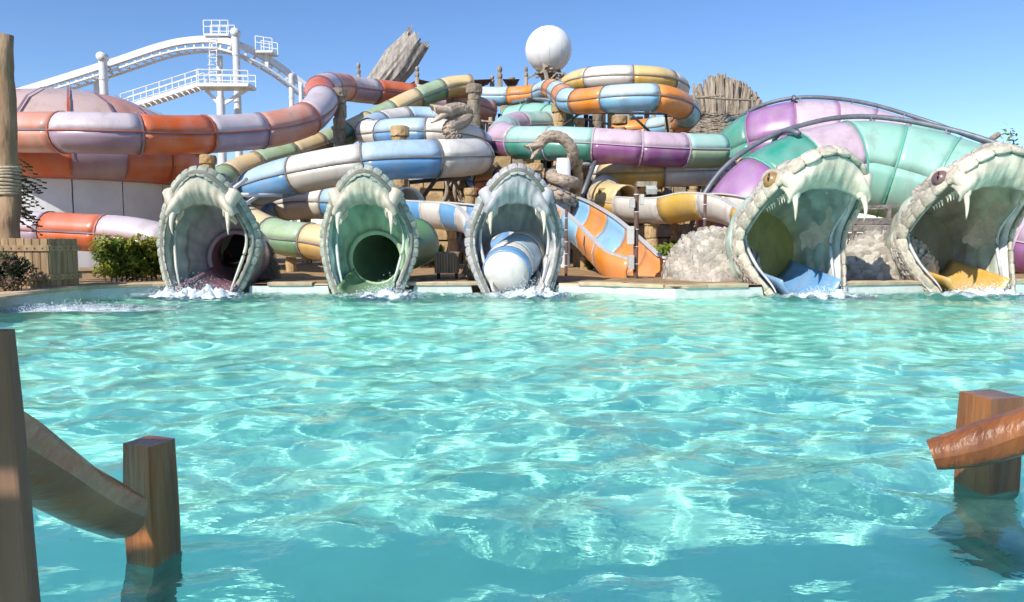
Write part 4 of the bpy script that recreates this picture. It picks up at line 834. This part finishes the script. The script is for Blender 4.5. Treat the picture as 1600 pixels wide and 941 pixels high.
# ---------------------------------------------------------------- stucco snakes among the slides
def snake(label, cp, r, headdir, name='stucco_snake'):
    pts, L_ = resample(spline(cp, 12), 90); root = thing(name, (pts[-1].x, pts[-1].y, pts[-1].z), label, 'snake sculpture')
    mb = MB(); mb.sweep(pts, lambda s: r * (1 - .35 * max(0, s - .7) / .3), 14); mb.build('body', m_stuc, root, True)
    fr = frames(pts); sm = scalemesh(m_stuc); n_ = 0
    for i in range(2, 88, 2):
        p, s_, u = fr[i]; t = (pts[i + 1] - pts[i - 1])
        for k in range(6):
            if n_ >= 260: break
            a = 2 * math.pi * (k + .5 * (i // 2 % 2)) / 6; nn = s_ * math.cos(a) + u * math.sin(a); n_ += 1
            inst(sm, 'scale', root, orient(p + nn * r * .96, t, nn) @ Matrix.Diagonal((r * .85, L_ / 40, r * .22, 1)))
    p = pts[0]; d = Vector(headdir).normalized(); upv = Vector((0, 0, 1)); sd_ = d.cross(upv).normalized(); u = sd_.cross(d)
    for nm, ang, w_ in (('upper_jaw', .45, 1.0), ('lower_jaw', -.45, .8)):
        dd = (d * math.cos(ang) + u * math.sin(ang)).normalized(); uu = sd_.cross(dd); P = []
        for j in range(8):
            t = j / 7; ww = r * w_ * (1.1 + .5 * math.sin(math.pi * min(1, t * 1.1)) - .8 * t); c = p + dd * (r * 3.4 * t - r * .4); P.append([c + sd_ * math.cos(a) * ww + uu * math.sin(a) * ww * .5 for a in [2 * math.pi * k / 12 for k in range(13)]])
        mb = MB(); mb.grid(P); jw = mb.build(nm, m_stuc, root, True)
        if nm == 'upper_jaw':
            for sx in (-.5, .5):
                b = p + dd * r * 2.3 + sd_ * sx * r; mb = MB(); mb.sweep([b, b - u * r * .7, b - u * r * 1.3 + d * .02], lambda s: r * .16 * (1 - s) + .004, 6); mb.build('fang', m_fang, jw)
snake('arched pale stucco snake coiled around the pole right of the middle head', A((842, 228, 32.5), (850, 217, 32.6), (868, 213, 32.7), (886, 222, 32.8), (895, 240, 33), (888, 258, 33.6), (868, 268, 33.5), (862, 276, 32.6), (880, 282, 32), (898, 286, 32.5), (896, 292, 33.6), (872, 292, 33.8), (861, 297, 32.7), (875, 305, 32), (895, 312, 32.4), (902, 318, 33)), .24, Vector((-.8, -.45, -.55)))
snake('pale stucco snake head gaping over the upper blue coil', A((697, 176, 36), (708, 172, 36.6), (722, 172, 37), (730, 180, 37.3), (722, 190, 36.8), (706, 196, 36.2), (702, 206, 36), (712, 218, 36.2), (716, 232, 36.5)), .32, Vector((-.75, -.5, -.15)))
pc = at(880, 420, 33.2); pt = at(880, 248, 33.2); root = thing('white_pole', (pc.x, pc.y, GZ), 'thick pale pole wrapped by the coiled stucco snake', 'pole')
mb = MB(); mb.lathe([(.33, GZ - pt.z), (.33, 0), (.01, .03)], pt, 18); mb.build('shaft', m_white, root, True)
for z in (.25, .5): mb = MB(); mb.lathe([(.34, -z * 4), (.37, -z * 4), (.37, -z * 4 - .12), (.34, -z * 4 - .12)], pt, 18); mb.build('band', m_boxw, root)

# ---------------------------------------------------------------- smaller things on the deck
def pole(px, top, bot, wpx, Y, label, boxes=()):
    a = at(px, top, Y); b = at(px, bot, Y); b.z = GZ; r = wpx / ppm(Y) / 2; root = thing('rusty_pole', (a.x, a.y, GZ), label, 'pole', 'rusty brown service poles')
    mb = MB(); mb.lathe([(r, GZ - a.z), (r, 0), (.005, .01)], a, 12); mb.build('shaft', m_rust, root, True)
    for k in range(5): z = GZ + (a.z - GZ) * (.15 + .18 * k); mb = MB(); mb.lathe([(r + .002, 0), (r + .015, 0), (r + .015, .025), (r + .002, .025)], (a.x, a.y, z), 12); mb.build('strap', m_steelw, root)
    for bx, by, bw, bh, nm in boxes:
        c = at(bx, by, Y - .1); mb = MB(); mb.box(c, (bw / ppm(Y), .18, bh / ppm(Y))); bev(mb.build(nm, m_boxw, root), .015)
pole(995, 285, 428, 7.5, 23.6, 'tall rusty pole with grey boxes in front of the orange flume', ((985, 368, 11, 28, 'cabinet'), (986, 410, 9, 22, 'cabinet'), (1003, 312, 6, 16, 'speaker'), (988, 318, 8, 14, 'speaker')))
pole(885, 328, 417, 4.5, 25.5, 'thin rusty pole right of the middle head')
pole(1102, 304, 350, 5, 27, 'short rusty pole rising behind the scaly body')
root = thing('floodlight', at(1017, 292, 23.4), 'white and yellow floodlight arm on top of the tall rusty pole', 'lamp')
mb = MB(); mb.box(at(1010, 288, 23.5), (.62, .25, .16)); mb.build('arm', m_drift, root); mb = MB(); mb.box(at(1018, 297, 23.3), (.32, .3, .2), Matrix.Rotation(.4, 3, 'X')); bev(mb.build('housing', m_boxw, root), .02)
c = at(699, 414, 23.2); c.z = GZ; root = thing('wicker_basket', c, 'square wicker basket on legs beside the coping', 'basket')
q = random.Random(5)
for i in range(26): x = -.36 + .72 * i / 25; mb = MB(); mb.box(c + Vector((x, -.3 + q.uniform(-.01, .01), .50)), (.024, .02, .62)); mb.build('reed', m_drift if i % 3 else m_wood, root)
mb = MB(); mb.box(c + Vector((0, 0, .5)), (.7, .56, .58)); mb.build('box', m_dwood, root)
for sx in (-.28, .28):
    for sy in (-.2, .2): mb = MB(); mb.box(c + Vector((sx, sy, .11)), (.06, .06, .24)); mb.build('leg', m_dwood, root)
mb = MB(); mb.box(c + Vector((0, 0, .83)), (.78, .66, .05)); mb.build('lid', m_drift, root)
# crate bench on the right
c = at(1362, 355, 26.3); root = thing('slatted_crate', (c.x, c.y, GZ), 'grey slatted timber crate between the two side facing heads', 'crate')
for k in range(8):
    z = GZ + .12 + k * .25; 
    if z > c.z + .4: break
    for dy in (-.7, .7): mb = MB(); mb.box((c.x, c.y + dy, z), (1.9, .05, .22)); bev(mb.build('board', m_driftd, root), .01, 1)
for dx in (-.9, .9):
    for dy in (-.62, .62): mb = MB(); mb.box((c.x + dx, c.y + dy, (GZ + c.z + .65) / 2), (.12, .12, c.z + .65 - GZ)); mb.build('post', m_driftd, root)
for dy in (-.66, .66): mb = MB(); mb.box((c.x, c.y + dy, c.z + .7), (2.0, .14, .1)); mb.build('top_rail', m_driftd, root)
# big planter crate at left
def crate(p0, yaw, sx, sy, h, label):
    root = thing('planter_crate', p0, label, 'crate', rotz=yaw, local=True); q = random.Random(2)
    for ax, L_, off in ((0, sx, -sy / 2), (0, sx, sy / 2), (1, sy, -sx / 2), (1, sy, sx / 2)):
        n_ = max(4, int(L_ / .2)); 
        for k in range(n_):
            t = -L_ / 2 + L_ * (k + .5) / n_; hh = h - q.uniform(0, .025); s_ = (L_ / n_ - .012, .045, hh) if ax == 0 else (.045, L_ / n_ - .012, hh)
            mb = MB(); mb.box((t, off, hh / 2) if ax == 0 else (off, t, hh / 2), s_); bev(mb.build('plank', m_crate, root), .008, 1)
        for z in (.22 * h, .80 * h):
            o_ = off + math.copysign(.045, off); mb = MB(); mb.box((0, o_, z) if ax == 0 else (o_, 0, z), (sx + .13, .045, .15) if ax == 0 else (.045, sy + .04, .15)); b_ = bev(mb.build('batten', m_crate, root), .01, 1)
            for k in range(n_):
                t = -L_ / 2 + L_ * (k + .5) / n_; o2 = off + math.copysign(.07, off); mb = MB(); mb.box((t, o2, z) if ax == 0 else (o2, t, z), (.03, .02, .03) if ax == 0 else (.02, .03, .03)); mb.build('bolt', m_rust, b_)
    mb = MB(); mb.box((0, 0, h * .45), (sx - .1, sy - .1, h * .86)); mb.build('soil', m_dwood, root)
crate(Vector((at(60, 450, 19.2).x, 19.2, GZ)), R(-4), 1.45, 1.1, 1.27, 'big weathered wooden planter crate at the left pool edge')
# rope bound trunk at left
pb, ptp = at(18, 420, 20.3), at(7, 55, 20.3); root = thing('trunk_pole', (pb.x, pb.y, GZ), 'tall rough trunk pole bound with rope at the left margin', 'pole')
mb = MB(); path = [Vector((pb.x, pb.y, GZ)).lerp(ptp, k / 16) + Vector((.03 * math.sin(k * 1.3), .02 * math.cos(k), 0)) for k in range(17)]; mb.sweep(path, lambda s: .27 - .07 * s + .012 * math.sin(s * 25), 14, True, .07); mb.build('trunk', m_pole, root, True)
for k in range(9):
    c = path[0].lerp(ptp, 0) ; p = at(14, 262 + k * 5.2, 20.3); mb = MB(); mb.sweep([p + Vector((math.cos(t) * .255, math.sin(t) * .255, .018 * math.sin(t + k))) for t in [2 * math.pi * j / 20 for j in range(21)]], .04, 8, False); mb.build('rope_turn', m_rope, root, True)

# ---------------------------------------------------------------- vegetation
def leafcloud(mb, c, rad, n, size, q, flat=1.0):
    for i in range(n):
        d = Vector((q.gauss(0, 1), q.gauss(0, 1), q.gauss(0, 1))).normalized() * (q.random() ** .35); p = Vector(c) + Vector((d.x * rad[0], d.y * rad[1], d.z * rad[2]))
        nn = Vector((q.gauss(-.35, .6), q.gauss(-.5, .6), q.gauss(.7, .6))).normalized(); a = nn.cross(Vector((q.gauss(0, 1), q.gauss(0, 1), q.gauss(0, 1)))).normalized(); b = a.cross(nn); s = size * q.uniform(.6, 1.3)
        mb.add([p - a * s, p + b * s * .45, p + a * s, p - b * s * .45 + Vector((0, 0, .01))], [(0, 1, 2, 3)])
q = random.Random(6)
ha, hb = at(134, 440, 20.2), at(258, 440, 22.2); ha.z = hb.z = GZ
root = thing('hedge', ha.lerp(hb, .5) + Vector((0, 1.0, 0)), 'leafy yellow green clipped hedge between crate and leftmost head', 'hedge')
for nm, mt, n_, sz in (('foliage', m_leaf, 70, .075), ('sunlit_tint_foliage', m_leafy, 130, .07), ('inner_foliage', m_leafd, 60, .08)):  # sun put into the outer leaf colour, shade into the dark inner leaves
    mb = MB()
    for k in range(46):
        t = k / 45; c = ha.lerp(hb, t + q.uniform(-.02, .02)) + Vector((0, .95 + (q.uniform(-.35, .5) if nm != 'inner_foliage' else q.uniform(.25, .6)), q.uniform(.25, 1.05 if nm != 'sunlit_tint_foliage' else 1.2))); leafcloud(mb, c, (.32, .35, .25), n_, sz, q)
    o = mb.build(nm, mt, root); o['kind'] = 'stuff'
for k in range(16): p = ha.lerp(hb, k / 15) + Vector((0, 1.0, 0)); mb = MB(); mb.sweep([p, p + Vector((q.uniform(-.1, .1), 0, .5)), p + Vector((q.uniform(-.2, .2), 0, 1.0))], .025, 6); mb.build('stem', m_twig, root)
def shrub(px, py, Y, wpx, hpx, label, mats, n_, sz, name='shrub', cat='shrub'):
    c = at(px, py, Y); c.z = GZ; wv = wpx / ppm(Y) / 2; h = hpx / ppm(Y); root = thing(name, c, label, cat)
    for k in range(7): a = q.uniform(0, 6.28); mb = MB(); mb.sweep([c, c + Vector((math.cos(a) * wv * .3, math.sin(a) * wv * .3, h * .5)), c + Vector((math.cos(a) * wv * .6, math.sin(a) * wv * .5, h * .85))], .02, 5); mb.build('stem', m_twig, root)
    for mt in mats:
        mb = MB()
        for k in range(14): leafcloud(mb, c + Vector((q.uniform(-.7, .7) * wv, q.uniform(-.6, .6) * wv, h * q.uniform(.2, .85))), (wv * .38, wv * .35, h * .2), n_, sz, q)
        o = mb.build('foliage', mt, root); o['kind'] = 'stuff'
shrub(8, 455, 17.7, 78, 62, 'dark purplish bush in front of the planter crate', (m_leafd, m_twig), 90, .06)
shrub(-22, 400, 20.6, 80, 90, 'green bush at the left margin behind the crate', (m_leaf, m_leafd), 80, .07)
shrub(672, 400, 33, 50, 34, 'dark green shrub below the striped flume', (m_leafd, m_leaf), 60, .1)
shrub(1048, 395, 30, 56, 40, 'bright green shrub below the wavy flume', (m_leaf, m_leafy), 90, .09)
shrub(925, 400, 30.5, 34, 40, 'green shrub behind the orange flume', (m_leaf, m_leafd), 60, .09)
shrub(1065, 360, 34, 40, 40, 'spiky olive plant between the columns under the wavy flume', (m_leaf,), 50, .12)
shrub(1582, 235, 44, 70, 205, 'far green treetop at the right edge', (m_leaf, m_leafd), 60, .14, 'tree', 'tree')
# feathery tree behind trunk pole
tb = at(14, 400, 21.2); root = thing('feathery_tree', (tb.x, tb.y, GZ), 'drooping feathery leaved tree behind the trunk pole', 'tree')
mb = MB(); mb.sweep([Vector((tb.x - .3, tb.y, GZ)), Vector((tb.x - .35, tb.y, 2.2)), Vector((tb.x - .2, tb.y, 3.6))], lambda s: .09 - .05 * s, 8); mb.build('trunk', m_twig, root, True)
mbl = MB(); mbt = MB()
for k in range(46):
    st = Vector((tb.x - .3 + q.uniform(-.1, .2), tb.y + q.uniform(-.2, .2), q.uniform(2.0, 3.7))); a = q.uniform(-1.0, 1.2); L_ = q.uniform(.7, 1.25); en = st + Vector((math.cos(a) * L_, math.sin(a) * L_ * .7, q.uniform(-.5, .15)))
    pts = [st.lerp(en, t / 8) + Vector((0, 0, .18 * math.sin(math.pi * t / 8))) for t in range(9)]; mbt.sweep(pts, .009, 4)
    for t in range(2, 9):
        for sx in (-1, 1):
            d = (en - st).cross(Vector((0, 0, 1))).normalized() * sx; p = pts[t]
            for j in range(3): pp = p + d * .05 * j; e = pp + d * .09 + Vector((.02, 0, -.05)); wv = Vector((.02, .015, .02)); mbl.add([pp, pp.lerp(e, .5) + wv, e, pp.lerp(e, .5) - wv], [(0, 1, 2, 3)])
mbt.build('twigs', m_twig, root); o = mbl.build('crown', m_leafd, root); o['kind'] = 'stuff'
# right skyline driftwood
cb = at(1545, 238, 42); root = thing('driftwood_heap', cb, 'small heap of driftwood branches on the far right skyline', 'driftwood')
for a, b in (((1515, 240), (1560, 210)), ((1525, 235), (1550, 222)), ((1535, 240), (1575, 228)), ((1520, 228), (1545, 240))):
    mb = MB(); mb.sweep([at(a[0], a[1], 42), at((a[0] + b[0]) / 2, (a[1] + b[1]) / 2 + 1, 41.8), at(b[0], b[1], 42)], .16, 8, True, .3); mb.build('branch', m_drift, root)
# steel struts under the slides
def strut(label, segs, mat=m_steeld, r=.09):
    root = thing('steel_bracket', segs[0][0], label, 'steel bracket', 'steel brackets holding the slides')
    for a, b in segs: mb = MB(); mb.sweep([a, a.lerp(b, .5), b], r, 8); mb.build('strut', mat, root, True)
strut('steel bracket under the right bend of the front blue slide', [(at(640, 285, 32.5), at(735, 276, 33)), (at(645, 330, 34), at(680, 282, 32.5)), (at(680, 282, 32.5), at(706, 276, 38))])
strut('steel truss under the tangerine slide', [(at(900, 176, 41), at(1060, 178, 41)), (at(985, 178, 41), at(1025, 215, 42)), (at(905, 178, 41), at(870, 205, 44)), (at(1040, 178, 41), at(1045, 215, 43))], m_steeld, .07)
strut('diagonal grey strut left of the yellow slide', [(at(930, 252, 36), at(900, 330, 35)), (at(905, 258, 36), at(975, 250, 37))], m_steelg, .11)
strut('pale bracket arm beside the leftmost head', [(at(360, 304, 29.5), at(440, 306, 31)), (at(380, 322, 30), at(405, 305, 30.5)), (at(360, 298, 29), at(385, 280, 30))], m_steelw, .08)
strut('dark brackets under the green yellow slide', [(at(700, 160, 50), at(735, 210, 46.5)), (at(590, 205, 44), at(560, 240, 43))], m_steeld, .09)

# ---------------------------------------------------------------- foreground timber
def recv(root):
    for o in root.children_recursive:
        if o.type == 'MESH': o.cycles.is_caustics_receiver = True
m_murk = pm('murk_tinted_wood', (.15, .25, .21), .8, (.09, .16, .14), 6, .3, 20)  # murky water and the post's dark reflection put into the wood colour
def post(px, top, Y, wd, dp, yaw, label, mat, lean=0.0):
    t = at(px, top, Y); root = thing('timber_post', (t.x, t.y, FLOORZ), label, 'post'); M = Matrix.Rotation(yaw, 3, 'Z')
    mb = MB(); h = t.z - FLOORZ; P = []; qq = random.Random(int(px))
    for k in range(9):
        z = FLOORZ + h * k / 8; s = 1.0 - (.03 if k == 8 else 0); ring = []
        for x, y in ((-1, -1), (0, -1.01), (1, -1), (1.01, 0), (1, 1), (0, 1), (-1, 1), (-1.01, 0)):
            ring.append(Vector((t.x + lean * (z - t.z), t.y, z)) + M @ Vector((x * wd / 2 * s + qq.uniform(-.004, .004), y * dp / 2 * s + qq.uniform(-.004, .004), 0)))
        P.append(ring + [ring[0]])
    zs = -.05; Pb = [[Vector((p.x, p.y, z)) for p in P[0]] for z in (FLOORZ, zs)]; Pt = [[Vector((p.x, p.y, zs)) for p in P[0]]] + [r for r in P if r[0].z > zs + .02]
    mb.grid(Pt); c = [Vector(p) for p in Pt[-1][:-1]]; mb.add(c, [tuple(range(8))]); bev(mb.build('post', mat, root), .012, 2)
    mb = MB(); mb.grid(Pb); mb.build('submerged_base', m_murk, root); recv(root); return root
m_fore = pm('wet_timber', (.36, .125, .035), .36, (.13, .042, .016), 5, .35, 22, .05, .4, 0, .3, (.05, .025, .015), .7, (1.2, 1.2, .10))
m_foret = pm('wet_brown_log', (.40, .15, .055), .3, (.22, .075, .03), 4, .45, 14, .05, .5, 0, .35, (.46, .17, .04), .6, (.3, .3, 1.2))
m_plank = pm('brown_plank', (.29, .165, .115), .7, (.17, .09, .06), 4, .3, 18, .05, .2, stretch=(1, 1, .1))
post(234, 689, 3.45, .175, .165, R(-20), 'square orange brown timber post standing in the water at left', m_fore)
post(1549, 616, 4.45, .255, .25, R(14), 'square orange brown timber post standing in the water at right', m_fore)
post(-22, 516, 2.0, .15, .05, R(0), 'close reddish brown plank at the left edge of the picture', m_plank, -.03)
def log(cp, rad, label, mat, seed, lump=.05):
    qq = random.Random(seed); pts, _ = resample(spline(cp, 10), 26); root = thing('timber_log', pts[0], label, 'log')
    mb = MB(); fr = frames(pts); P = []
    for i, (p, s_, u) in enumerate(fr):
        t = i / 25; r = rad(t); row = []
        for k in range(20):
            a = 2 * math.pi * k / 20; rr = r * (1 + lump * mnoise.noise(Vector((math.cos(a) * 1.2, math.sin(a) * 1.2, t * 4 + seed))) + .02 * math.sin(a * 7 + t * 3)); row.append(p + s_ * math.cos(a) * rr + u * math.sin(a) * rr)
        P.append(row + [row[0]])
    mb.grid(P)
    for e, r_ in ((P[0], fr[0]), (P[-1], fr[-1])):
        mb.add(e[:-1], [tuple(range(20))])
    mb.build('trunk', mat, root, True)
    kn = pts[9] + Vector((0, 0, rad(.36) * .85)); mb = MB(); mb.lathe([(.045, -.03), (.05, 0), (.03, .02), (.005, .022)], kn, 12); mb.build('knot', m_fore, root, True); recv(root)
log(A((-150, 640, 2.1), (-40, 688, 2.45), (60, 740, 2.75), (140, 780, 3.0), (200, 806, 3.2)), lambda t: .165 - .065 * t, 'thick peeled log sloping down to the left post', m_foret, 2, .18)
log(A((1456, 712, 4.12), (1510, 700, 4.05), (1560, 686, 3.98), (1640, 660, 3.85), (1750, 625, 3.7)), lambda t: .085 + .035 * min(1, t * 3) ** .7, 'orange brown log crossing in front of the right post', m_fore, 9)

# unseen slatted roof added above the camera, laid out to shade the near water
root = thing('unseen_shade_roof', (-1, -3.2, GZ), 'unseen slatted timber roof added to shade the near water', 'shelter')
for k in range(9):
    off = k * .62 + .32; a = Vector((-6.5, 1.15 - off, 3.0)); b = Vector((3.2, .85 - off, 3.0)); mb = MB(); mb.beam(a, b, .50, .05); mb.build('slat', m_crate, root)
for x in (-6.2, -1.6, 2.9):
    mb = MB(); y_ = .3 - (x + 1.6) * .13; mb.beam((x, y_ + .5, 2.92), (x, y_ - 4.2, 2.92), .1, .12); mb.build('rafter', m_crate, root)
    mb = MB(); mb.beam((x, y_ - 3.4, FLOORZ), (x, y_ - 3.4, 2.9), .16); mb.build('post', m_crate, root)

# ---------------------------------------------------------------- splashes
m_spl = pm('splash_white', (.82, .87, .88), .5, (.72, .82, .83), 8, .5, 40, 0)
def splash(px, py, wpx, hpx, label, seed):
    qq = random.Random(seed); c = onz(px, py, 0); k = ppm(c.y); wv = wpx / k / 2; h = hpx / k; root = thing('splash', c, label, 'splash', 'white splashes at the slide exits'); mb = MB(); P = []
    for j in range(26):
        row = []
        for i in range(60):
            x = (i / 59 * 2 - 1); y = (j / 25 * 2 - 1); p = c + Vector((x * wv, y * .9 + .15, 0)); e = max(0, 1 - x * x) * max(0, 1 - y * y)
            n1 = mnoise.fractal(Vector((p.x * 3.2 + seed, p.y * 3.2, 0)), .8, 2.2, 5); n2 = abs(mnoise.noise(Vector((p.x * 9, p.y * 9, seed)))); p.z = -.12 + e ** .7 * h * (.42 + .75 * n1) + .06 * n2 * e; p.x += .07 * mnoise.noise(p * 7); p.y += .07 * mnoise.noise(p * 6.3); row.append(p)
        P.append(row)
    mb.grid(P); o = mb.build('foam', m_spl, root, True); o['kind'] = 'stuff'
    mb = MB()
    for i in range(1100):
        x = qq.gauss(0, .5); y = qq.uniform(-.8, .8); e = max(.05, 1 - x * x); p = c + Vector((x * wv * 1.15, y * .9, abs(qq.gauss(0, .55)) * h * e)); s = qq.uniform(.003, .013)
        mb.add([p + Vector(v_) * s for v_ in ((1, 0, 0), (-1, 0, 0), (0, 1, 0), (0, -1, 0), (0, 0, 1.3), (0, 0, -1.3))], [(0, 2, 4), (2, 1, 4), (1, 3, 4), (3, 0, 4), (2, 0, 5), (1, 2, 5), (3, 1, 5), (0, 3, 5)])
    o = mb.build('droplets', m_spl, root); o['kind'] = 'stuff'
splash(300, 463, 150, 26, 'foamy splash at the leftmost snake mouth', 1)
splash(606, 464, 100, 22, 'foamy splash at the green snake mouth', 2)
splash(832, 462, 110, 22, 'foamy splash at the silvery middle mouth', 3)
splash(1300, 463, 120, 15, 'low splash below the blue slide floor', 4)
splash(1548, 459, 120, 20, 'foamy splash below the yellow slide floor', 5)
splash(100, 482, 200, 9, 'churning foam along the left pool wall', 6)
